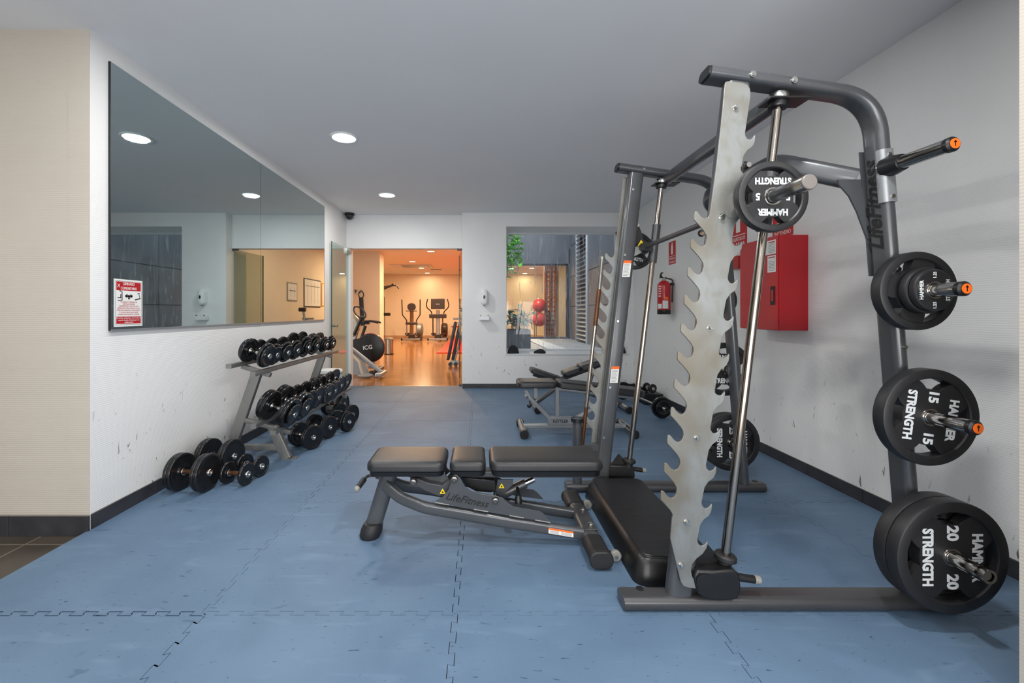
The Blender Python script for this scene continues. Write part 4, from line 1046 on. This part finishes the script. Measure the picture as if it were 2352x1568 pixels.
part('label', wrap(-125, -75, .07, .17), PAPER, ft, label='white printed label'); part('label', wrap(-175, -132, .07, .13), PAPER, ft)
part('label', wrap(-110, -75, .18, .215), ORANGE, ft, label='orange label')
mb = MB()
for z in (.22, .25, .28, .31, .34): mb.add(wrap(-165, -140, z, z + .012).v, wrap(-165, -140, z, z + .012).f)
part('label_print', mb, PAPER, ft)
part('wall_hook', MB().box(XR - .045, XR, 5.31, 5.35, 1.53, 1.56), IRON, ft, 0)

# ================================================================== BACK WALL THINGS
sd = V((.064, YB, 1.30))
t = thing('soap_dispenser', 'white oval soap dispenser on the back wall between doorway and window', 'dispenser', sd)
part('body', MB().rings([[(sd.x + x, YB - d_, sd.z + .13 + y) for x, y in stadium(.115 - 2 * i, .25 - 2 * i, 8)] for d_, i in ((.0, 0), (.07, .0), (.09, .012), (.1, .03))]), WHITEP, t)
part('window', MB().rings([[(sd.x + x, YB - .1005 - d_, sd.z + .13 + y) for x, y in stadium(.03, .055, 6)] for d_ in (0, .0015)]), BLACK, t)
part('nozzle', MB().cyl((sd.x, YB - .05, sd.z - .01), (sd.x, YB - .05, sd.z + .02), .012), GREYP, t)
t = thing('drip_tray', 'small white tray on the back wall under the soap dispenser', 'tray', (.064, YB, 1.06))
part('tray', MB().box(-.015, .145, YB - .11, YB, 1.07, 1.13), WHITEP, t, 0, .008)
part('clip', MB().box(-.0, .012, YB - .1, YB - .08, 1.13, 1.155).box(.118, .13, YB - .1, YB - .08, 1.13, 1.155), GREYP, t, 0)
cc = V((-2.07, 6.76, H))
t = thing('security_camera', 'black dome security camera on the ceiling in the left back corner', 'camera', cc)
part('mount', MB().lathe([(.0, .0), (.075, .0), (.075, -.03), (.06, -.035), (.0, -.035)], cc, (0, 0, 1), 32), BLACK, t)
part('dome', MB().sphere(cc + V((0, 0, -.045)), .06), IRON, t)
part('lens', MB().cyl(cc + V((0, -.03, -.06)), cc + V((0, -.066, -.075)), .022), BLACK, t)

def lump(name, c, s, label, seed, m=CLOTH):
    random.seed(seed); mb = MB(); n = 28; rs = []
    for i in range(11):
        ph = PI / 2 * i / 10; ring = []
        for j in range(n):
            a = 2 * PI * j / n; k = 1 + .16 * math.sin(3 * a + seed) + .1 * math.sin(7 * a + i * .8 + seed * 2) + .05 * random.uniform(-1, 1)
            ring.append((c[0] + s[0] * math.cos(ph) * math.cos(a) * k, c[1] + s[1] * math.cos(ph) * math.sin(a) * k, c[2] + s[2] * math.sin(ph) * (1 + .12 * math.sin(4 * a + seed))))
        rs.append(ring)
    mb.rings(rs); return solo(name, mb, m, label, 'glove' if 'glove' in name else 'cloth', 60, group='small textiles on the window sill')
sz = WZ0 + .018
lump('folded_cloth', (.52, 6.83, sz), (.085, .08, .115), 'dark cloth bundle in the left corner of the window sill', 2)
lump('training_glove', (.965, 6.84, sz), (.09, .07, .06), 'crumpled dark glove lying on the middle of the window sill', 5)
lump('training_glove', (2.26, 6.86, sz), (.06, .07, .12), 'dark glove at the right end of the window sill', 9)

# white bin behind the dumbbells
bnp = V((-1.91, 5.42, 0))
t = thing('waste_bin', 'white round lidded bin between the dumbbell rack and the glass door', 'bin', bnp)
part('body', MB().lathe([(.0, 0), (.12, 0), (.135, .01), (.150, .43), (.0, .43)], bnp, (0, 0, 1), 40), WHITEP, t)
part('lid', MB().lathe([(.155, .43), (.158, .45), (.15, .468), (.08, .476), (.0, .478)], bnp, (0, 0, 1), 40), WHITEP, t)
part('lid_seam', MB().lathe([(.151, .424), (.1565, .425), (.1565, .431), (.151, .432)], bnp, (0, 0, 1), 40), BLACK, t)

# ================================================================== COURTYARD
mb = MB(); louv = thing('louvre_shutter', 'grey metal louvre shutter in the courtyard wall behind the window', 'shutter', (2.5, 10.5, PZ))
part('shutter_frame', MB().box(2.47, 2.58, 9.96, 10.0, PZ, 4.1).box(2.47, 2.58, 11.0, 11.04, PZ, 4.1), FRAMEW, louv, 0)
part('backing', MB().box(2.57, 2.58, 10.0, 11.0, PZ, 4.1), BLACK, louv, 0)
mb = MB()
for k in range(34):
    z = PZ + .06 + k * .105
    mb.prism([V((2.56, 10.0, z + .07)), V((2.465, 10.0, z)), V((2.465, 10.0, z + .012)), V((2.56, 10.0, z + .082))], (0, 1, 0), 1.0)
part('slats', mb, SILVER, louv, 0)
pt = thing('planter', 'grey square planter with a big leafy plant outside the window', 'planter', (.72, 8.3, PZ))
part('pot', MB().box(.52, .96, 8.1, 8.5, PZ, .86), mat('grey planter', (88, 94, 102), .6), pt, 0, .01)
part('soil', MB().box(.54, .94, 8.12, 8.48, .861, .868), CLOTH, pt, 0)
random.seed(11)
def leaf(mb, base, d, ln, wd, droop, up=V((0, 0, 1))):
    d = d.normalized(); side = d.cross(up).normalized(); n = 6; L_ = []; Rr = []; Cc = []
    p = V(base)
    for i in range(n + 1):
        s = i / n; wdt = wd * math.sin(PI * min(1, s * .92 + .08)) ** .7 * (1 if i < n else .05)
        pos = V(base) + d * ln * s + V((0, 0, -droop * ln * s * s))
        L_.append(pos + side * wdt / 2 + V((0, 0, wdt * .15))); Rr.append(pos - side * wdt / 2 + V((0, 0, wdt * .15))); Cc.append(pos)
    vs = L_ + Cc + Rr; k = n + 1
    fs = [(i, i + 1, k + i + 1, k + i) for i in range(n)] + [(k + i, k + i + 1, 2 * k + i + 1, 2 * k + i) for i in range(n)]
    mb.add(vs, fs)
lf, stm = MB(), MB()
for k in range(16):
    x, y = random.uniform(.6, .88), random.uniform(8.18, 8.42); h = random.uniform(.15, .42); lean = V((random.uniform(-.25, .45), random.uniform(-.4, .1), 1))
    tip = V((x, y, .86)) + lean * h
    stm.tube([V((x, y, .85)), V((x, y, .86)) + lean * h * .5 + V((0, 0, .02)), tip], .006, 6)
    for j in range(7):
        a = random.uniform(0, 2 * PI)
        leaf(lf, V((x, y, .86)) + lean * h * random.uniform(.3, 1), V((math.cos(a) + .3, math.sin(a), random.uniform(.1, .9))), random.uniform(.16, .30), random.uniform(.05, .085), random.uniform(.2, .7))
part('stems', stm, LEAF, pt); part('leaves', lf, LEAF, pt)['kind'] = 'stuff'
iv = MB(); st = MB(); random.seed(4)
for k in range(9):
    x = .54 + random.uniform(-.05, .16); p = V((x, 8.0, 3.1)); path = [V((.2, 8.0, 3.2)), p.copy()]
    while p.z > random.uniform(1.4, 2.3) and p.z > 1.35:
        p = p + V((random.uniform(-.05, .05), random.uniform(-.02, .02), -.09)); path.append(p.copy())
        for j in range(4):
            a = random.uniform(0, 2 * PI); leaf(iv, p, V((math.cos(a), math.sin(a) * .4 - .3, random.uniform(-.3, .6))), random.uniform(.07, .12), random.uniform(.07, .10), .4)
    if len(path) > 1: st.tube(path, .004, 5)
t = thing('climbing_plant', 'bright green ivy hanging at the upper left of the window', 'plant', (.6, 8.0, 1.4))
part('stems', st, LEAF, t); part('leaves', iv, LEAFB, t)['kind'] = 'stuff'

# ================================================================== ROOM BEYOND
# things seen through the courtyard window
for z, n_, lab in ((.95, .24, 'red exercise ball seen through the window, lower of the two'), (1.42, .23, 'red exercise ball seen through the window, upper of the two')):
    solo('exercise_ball', MB().sphere((1.98, 14.3, z), n_, 32), BALLR, lab, 'ball', 60, group='red exercise balls')
bs = thing('ball_rack', 'thin steel rack holding the red exercise balls', 'rack', (1.98, 14.3, 0))
for z in (.78, 1.26): part('ball_ring', MB().lathe([(.165, 0), (.175, 0), (.175, .01), (.165, .01)], (1.98, 14.3, z), (0, 0, 1), 28, closed=True), IRON, bs)
mb = MB()
for a in (0, 120, 240): mb.cyl((1.98 + .26 * math.cos(R(a)), 14.3 + .26 * math.sin(R(a)), 0), (1.98 + .26 * math.cos(R(a)), 14.3 + .26 * math.sin(R(a)), 1.4), .01, n=8)
for z in (.785, 1.265):
    for a in (0, 120, 240): mb.cyl((1.98 + .17 * math.cos(R(a)), 14.3 + .17 * math.sin(R(a)), z), (1.98 + .26 * math.cos(R(a)), 14.3 + .26 * math.sin(R(a)), z), .007, n=6)
part('ball_rack_post', mb, IRON, bs)
def wall_bars(x0, x1, y, z1, label):
    t = thing('wall_bars', label, 'wall bars', ((x0 + x1) / 2, y, 0), 0, 'wooden wall bars')
    for x in (x0, (x0 + x1) / 2, x1): part('side_post', MB().box(x - .02, x + .02, y - .05, y + .05, 0, z1), WOOD, t, 0)
    mb = MB()
    for k in range(18):
        part('rung', MB().cyl((x0, y - .03, .15 + k * (z1 - .2) / 17), (x1, y - .03, .15 + k * (z1 - .2) / 17), .02, n=10), WOOD, t)
struct('wall_right', MB().box(2.2, 5.2, 14.7, 14.9, 0, H2), WARMW)
wall_bars(2.22, 2.56, 14.62, 2.78, 'brown wooden wall bars through the window, left ladder beside the red balls')
wall_bars(2.78, 3.08, 13.6, 2.7, 'brown wooden wall bars through the window, right ladder at the dark frame')
solo('folded_towel', MB().pad(.5, .3, 0, .1, M.Translation((2.5, 12.7, .0)), .04, .03), mat('purple cloth', (120, 70, 130), .8), 'purple cloth seen low through the window', 'towel')
# posters on the corridor wall, seen in the mirror
def poster(y0, y1, z0, z1, m, label):
    t = thing('wall_poster', label, 'poster', (.1, (y0 + y1) / 2, z0), 0, 'posters seen in the mirror')
    part('frame', MB().box(.085, .0995, y0, y1, z0, z1), m, t, 0)
    part('sheet', MB().box(.083, .0848, y0 + .03, y1 - .03, z0 + .03, z1 - .03), PAPER, t, 0)
    mb = MB(); n = int((y1 - y0) / .22)
    for k in range(1, n + 1): mb.box(.082, .0829, y0 + k * (y1 - y0) / (n + 1), y0 + k * (y1 - y0) / (n + 1) + .012, z0 + .1, z1 - .1)
    mb.box(.082, .0829, y0 + .08, y1 - .08, z1 - .2, z1 - .18)
    part('poster_print', mb, GREYT, t, 0)
poster(9.68, 10.2, 1.45, 1.88, GREYP, 'small pale poster reflected in the mirror, left of the big chart')
poster(10.6, 11.7, 1.32, 2.05, BLACK, 'big chart with columns reflected in the mirror')
poster(11.78, 11.96, 1.35, 2.0, mat('yellow frame', (226, 160, 30), .5), 'narrow yellow framed poster at the edge of the mirror reflection')

# elliptical trainers
def elliptical(x, y, label, variant):
    t = thing('elliptical_trainer', label, 'elliptical trainer', (x, y, 0))
    DK = mat('brown black plastic', (46, 34, 34), .4)
    part('base_bar', MB().box(x - .38, x + .38, y - .07, y + .0, .05, .12), SILVER, t, 0, .01)
    part('base_bar', MB().box(x - .05, x + .05, y - .05, y + 1.5, .07, .14).box(x - .28, x + .28, y + 1.4, y + 1.5, .04, .11), SILVER, t, 0, .01)
    part('base_cap', MB().box(x - .42, x - .36, y - .085, y + .015, .03, .13), BLACK, t, 0, .01)
    part('base_cap', MB().box(x + .36, x + .42, y - .085, y + .015, .03, .13), BLACK, t, 0, .01)
    part('mast', MB().sweep([(x, y, .1), (x, y + .05, 1.05), (x, y + .02, 1.28)], stadium(.15, .1, 5, .04), (1, 0, 0)), SILVER if variant else mat('bronze steel', (120, 84, 60), .4, .5), t)
    part('shroud', MB().lathe([(.0, -.13), (.24, -.13), (.30, -.08), (.30, .08), (.24, .13), (.0, .13)], (x + .18, y + 1.1, .42), (1, 0, 0), 36), SILVER if not variant else DK, t)
    part('front_cover', MB().box(x - .13, x + .13, y - .05, y + .12, .10, .30), DK, t, 0, .03)
    if variant:
        part('console', MB().box(x - .28, x + .28, y - .02, y + .04, 1.31, 1.74), DK, t, 0, .02)
        part('tray', MB().box(x - .35, x + .35, y - .03, y + .1, .94, 1.11), DK, t, 0, .02)
        part('console_badge', MB().box(x - .08, x + .08, y - .026, y - .02, 1.50, 1.53), SILVER, t, 0)
    else:
        part('console', MB().rings([[(x + a, y - .02 + k, 1.40 + b) for a, b in stadium(.34, .30, 6, .14)] for k in (0, .07)]), DK, t)
        part('tray', MB().box(x - .22, x + .22, y - .06, y + .03, 1.22, 1.25), DK, t, 0, .005)
        part('pivot_axle', MB().cyl((x - .24, y, .73), (x + .24, y, .73), .05), DK, t)
    for s in (-1, 1):
        if variant: hp = [(x + s * .24, y, 1.12), (x + s * .27, y - .03, 1.22), (x + s * .42, y - .08, 1.36), (x + s * .46, y - .1, 1.48), (x + s * .40, y - .12, 1.72)]
        else: hp = [(x + s * .2, y, .75), (x + s * .2, y, .86), (x + s * .36, y - .08, 1.08), (x + s * .37, y - .14, 1.70)]
        part('handlebar', MB().tube(fillet(hp, .08, 5), .022, 10), BLACK, t)
        part('link_arm', MB().tube([(x + s * .2, y, 1.0 if variant else .72), (x + s * .2, y + .05, .25)], .025, 10), DK if variant else SILVER, t)
        part('pedal_rail', MB().box(x + s * .2 - .03, x + s * .2 + .03, y + .0, y + 1.1, .22, .27), DK, t, 0, .01)
        part('pedal', MB().box(x + s * .2 - .08, x + s * .2 + .08, y + .05, y + .42, .27, .33), BLACK, t, 0, .01)
elliptical(-2.80, 17.4, 'elliptical trainer with rounded console, left of the two by the far wall', 0)
elliptical(-1.73, 17.4, 'elliptical trainer with rectangular screen, right of the two by the far wall', 1)
# spin bike
sx, sy = -2.20, 8.55
t = thing('spin_bike', 'black spin bike with covered flywheel standing inside the doorway on the left', 'exercise bike', (sx, sy, 0))
fw = V((sx, sy, .48))
part('flywheel_cover', MB().lathe([(.0, -.05), (.24, -.05), (.285, -.03), (.285, .03), (.24, .05), (.0, .05)], fw, (0, 1, 0), 56), BLACK, t)
part('flywheel_rim', MB().lathe([(.285, -.012), (.292, -.012), (.292, .012), (.285, .012)], fw, (0, 1, 0), 56, closed=True), RED, t, label='thin red rim')
part('chain_guard', MB().prism([V((sx + a, sy - .06, b)) for a, b in ((-.62, .50), (-.55, .62), (-.25, .66), (-.1, .72), (.0, .70), (.05, .25), (-.2, .24), (-.5, .30), (-.6, .38))], (0, 1, 0), .05), BLACK, t, bevel=.012)
part('maker_lettering', MB().text('ICG', .115, (sx - .04, sy - .0615, .49), (1, 0, .12), (0, 0, 1), .001, bold=.001), PAPER, t, 0, label='white lettering on the flywheel cover')
part('main_frame', MB().sweep([(sx - .62, sy, .20), (sx - .34, sy, .55), (sx - .27, sy, .82), (sx - .22, sy, .95)], stadium(.05, .07, 4, .02), (0, 1, 0)), SILVER, t)
part('handlebar_post', MB().sweep([(sx - .24, sy, .50), (sx - .10, sy, .92)], stadium(.045, .06, 4, .02), (0, 1, 0)), BLACK, t)
hb = MB()
for s in (-1, 1): hb.tube(fillet([(sx - .12, sy, 1.0), (sx - .05, sy + s * .13, 1.02), (sx + .13, sy + s * .12, 1.0), (sx + .18, sy + s * .1, .98)], .04), .018, 10)
hb.tube([(sx - .25, sy - .2, .98), (sx - .22, sy + .2, .98)], .018, 10); hb.box(sx - .2, sy + .0 and sx - .02, sy - .05, sy + .05, .95, 1.0)
part('handlebar', hb, BLACK, t)
part('rear_stay', MB().sweep([(sx + .02, sy, .46), (sx + .08, sy, .10)], stadium(.04, .05, 4, .015), (0, 1, 0)), SILVER, t)
part('base_beam', MB().box(sx - .75, sx + .15, sy - .03, sy + .03, .07, .12), SILVER, t, 0, .01)
for x in (sx - .72, sx + .18):
    part('stabiliser', MB().box(x - .04, x + .04, sy - .27, sy + .27, .02, .09), BLACK if x > sx else SILVER, t, 0, .015)
part('seat', MB().sphere((sx - .62, sy, 1.02), .12, 20, (1.1, .8, .35)), BLACK, t); part('seat_post', MB().cyl((sx - .56, sy, .45), (sx - .6, sy, 1.0), .025), CHROME, t)
part('crank', MB().cyl((sx - .38, sy - .10, .40), (sx - .30, sy - .10, .26), .012).cyl((sx - .38, sy - .1, .40), (sx - .38, sy + .1, .40), .02), SILVER, t)
# exercise bike with curved pale legs in front of it
ex_, ey = -2.25, 7.75
t = thing('upright_bike', 'pale upright exercise bike with a curved leg, cut off by the left door jamb', 'exercise bike', (ex_, ey, 0))
part('front_leg', MB().tube(fillet([(ex_ - .25, ey, .62), (ex_ - .12, ey, .45), (ex_ + .06, ey, .28), (ex_ + .12, ey, .06)], .12, 6), .038, 12), mat('champagne lacquer', (176, 168, 152), .35, .4), t)
part('foot', MB().sphere((ex_ + .17, ey, .045), .15, 20, (1.0, .5, .30)), GREYP, t)
part('frame_rail', MB().sweep([(ex_ - .35, ey + .1, .70), (ex_ + .42, ey + .1, .10)], stadium(.05, .08, 4, .02), (0, 1, 0)), SILVER, t)
part('rear_foot', MB().box(ex_ + .36, ex_ + .48, ey - .12, ey + .34, .03, .1), SILVER, t, 0, .02)
part('foot_cap', MB().box(ex_ + .22, ex_ + .34, ey + .0, ey + .12, .04, .12), BLACK, t, 0, .02)
part('body_shell', MB().lathe([(.0, -.07), (.2, -.07), (.24, -.03), (.24, .03), (.2, .07), (.0, .07)], (ex_ - .2, ey + .1, .95), (0, 1, 0), 30), mat('champagne lacquer', (176, 168, 152), .35, .4), t)
part('handle_loop', MB().tube([V((ex_ + .06 + .11 * math.cos(a), ey, 1.19 + .09 * math.sin(a) - .5 * .11 * math.cos(a))) for a in [2 * PI * k / 24 for k in range(24)]], .014, 8, closed=True), BLACK, t)
part('mast', MB().cyl((ex_ - .06, ey + .05, .78), (ex_ + .10, ey + .02, 1.12), .03), BLACK, t)
part('side_panel', MB().prism([V((ex_ + a, ey + .2, b)) for a, b in ((-.3, .02), (.2, .02), (.02, .4), (-.3, .62))], (0, 1, 0), .08), SILVER, t, bevel=.01)
# strap on the partition
px = (829 - CX) / F * 12.4
t = thing('training_strap', 'black strap with ring hanging on the pillar wall of the room beyond', 'strap', (px, 12.44, .85))
part('strap', MB().sweep([(px, 12.42, 1.62), (px + .02, 12.42, 1.2), (px + .05, 12.42, .80)], stadium(.12, .02, 3, .008), (1, 0, 0)), BLACK, t)
part('ring', MB().tube([V((px + .07 * math.cos(a), 12.42, 1.70 + .1 * math.sin(a))) for a in [2 * PI * k / 24 for k in range(24)]], .014, 8, closed=True), BLACK, t)
part('wall_hook', MB().cyl((px, 12.45, 1.80), (px, 12.38, 1.80), .03), IRON, t)
solo('wall_hook', MB().cyl((-3.62, 12.45, 1.82), (-3.62, 12.37, 1.82), .03).cyl((-3.62, 12.38, 1.74), (-3.62, 12.38, 1.84), .015), IRON, 'small dark hook on the pillar wall left of the strap', 'hook')
# steel bin
bp = V((-2.60, 12.15, 0))
t = thing('waste_bin', 'round stainless steel pedal bin on the parquet beside the pillar', 'bin', bp)
part('body', MB().lathe([(.0, .015), (.125, .015), (.125, .42), (.0, .42)], bp, (0, 0, 1), 36), STAIN, t)
part('lid', MB().lathe([(.13, .42), (.132, .44), (.11, .462), (.0, .468)], bp, (0, 0, 1), 36), GREYP, t)
part('base_ring', MB().lathe([(.0, .0), (.132, .0), (.132, .018), (.0, .018)], bp, (0, 0, 1), 36), BLACK, t)
part('pedal', MB().box(bp.x + .08, bp.x + .16, bp.y - .12, bp.y - .08, .01, .03), BLACK, t, 0)
# cable station behind the pillar: only arm, bar and pad stick out
t = thing('cable_station', 'cable exercise station hidden behind the pillar with its pull bar sticking out', 'cable machine', (-3.4, 14.2, 0))
part('upright', MB().box(-3.45, -3.37, 14.1, 14.2, 0, 2.1), IRON, t, 0, .01); part('base', MB().box(-3.7, -3.0, 14.05, 14.25, .0, .06), IRON, t, 0, .01)
part('top_arm', MB().sweep([(-3.4, 14.15, 1.98), (-2.88, 14.15, 2.08)], stadium(.05, .06, 4, .02), (0, 1, 0)), IRON, t)
part('pull_bar', MB().tube(fillet([(-3.25, 14.15, 1.93), (-2.9, 14.15, 2.07), (-2.78, 14.15, 2.08), (-2.70, 14.15, 1.97)], .08), .02, 10), BLACK, t)
part('pulley', MB().cyl((-2.9, 14.12, 2.10), (-2.9, 14.18, 2.10), .04), BLACK, t)
part('thigh_pad', MB().cyl((-3.35, 14.15, 1.12), (-2.98, 14.15, 1.12), .05), BLACK, t, bevel=.01)
part('cable', MB().cyl((-3.16, 14.15, .3), (-3.18, 14.15, 1.7), .012).cyl((-3.16, 14.15, .3), (-3.1, 14.15, .04), .03), IRON, t)
# red mat, stool, folded board
t = solo('exercise_mat', MB().box(-1.27, -.05, 12.4, 19.2, -.003, .02), REDMAT, 'bright red floor mat on the parquet at the right of the doorway view', 'mat', 0, .004)
sp = V((-1.12, 19.45, 0))
t = thing('stool', 'small red stool at the far wall behind the red mat', 'stool', sp)
part('seat', MB().cyl(sp + V((0, 0, .5)), sp + V((0, 0, .55)), .19), RED, t)
for a in (45, 135, 225, 315): part('leg', MB().cyl(sp + V((.22 * math.cos(R(a)), .22 * math.sin(R(a)), 0)), sp + V((.15 * math.cos(R(a)), .15 * math.sin(R(a)), .5)), .016, n=8), RED, t)
fx, fy = -.60, 9.5
t = thing('folded_bench', 'folded blue grey padded bench standing on end behind the right door edge', 'bench', (fx, fy, 0))
for dx_, dy_ in ((0, -.08), (.1, .02)):
    a = V((fx - .11 + dx_, fy + dy_, .14)); b = V((fx + .06 + dx_, fy + dy_, .98)); d = b - a
    m = M.Translation(a.lerp(b, .5)) @ M.Rotation(math.atan2(d.x, d.z), 4, 'Y') @ M.Rotation(R(90), 4, 'Y')
    part('pad', MB().pad(d.length, .26, -.03, .03, m, .04, .02), VINYLD, t)
part('frame_tube', MB().sweep([(fx - .02, fy, .10), (fx + .20, fy, 1.06)], stadium(.04, .05, 3, .01), (0, 1, 0)), SILVER, t)
part('frame_tube', MB().sweep([(fx + .02, fy, .10), (fx + .28, fy, .95)], stadium(.04, .05, 3, .01), (0, 1, 0)), SILVER, t)
part('top_bar', MB().cyl((fx + .0, fy - .05, 1.05), (fx + .26, fy - .05, 1.05), .02), SILVER, t)
part('roller', MB().cyl((fx + .16, fy - .1, 1.25), (fx + .30, fy - .1, 1.25), .045), BLACK, t)
part('roller_post', MB().cyl((fx + .2, fy - .05, 1.0), (fx + .22, fy - .08, 1.25), .025), SILVER, t)
part('wheel', MB().cyl((fx - .06, fy - .10, .045), (fx - .06, fy + .02, .045), .045), BLACK, t); part('wheel', MB().cyl((fx + .06, fy - .10, .045), (fx + .06, fy + .02, .045), .045), BLACK, t)
part('foot', MB().box(fx - .06, fx + .12, fy - .06, fy + .04, .04, .12), SILVER, t, 0)
# air conditioning
t = thing('air_conditioner', 'square ceiling air conditioning cassette in the room beyond the doorway', 'air conditioner', (-2.58, 16.2, H2))
part('panel', MB().box(-3.35, -1.85, 15.7, 16.7, H2 - .03, H2 - .001), FRAMEW, t, 0, .005)
part('grille', MB().box(-2.95, -2.05, 15.85, 16.55, H2 - .04, H2 - .03), IRON, t, 0)
mb = MB()
for k in range(4): mb.box(-2.0, -1.9, 15.8 + k * .2, 15.92 + k * .2, H2 - .036, H2 - .03)
part('slots', mb, IRON, t, 0)
solo('ceiling_vent', MB().box(-2.05, -1.6, 17.55, 17.75, H2 - .02, H2), IRON, 'small dark ceiling vent right of the air conditioning cassette', 'vent', 0)
# unseen window frame added behind the camera to go with the fill light
mb = MB()
for x in (-2.1, -.6, .9, 2.35): mb.box(x, x + .06, -2.945, -2.90, .15, 2.65)
mb.box(-2.1, 2.41, -2.945, -2.90, .10, .16); mb.box(-2.1, 2.41, -2.945, -2.90, 2.62, 2.68)
struct('fill_light_frame', mb, FRAMEW)
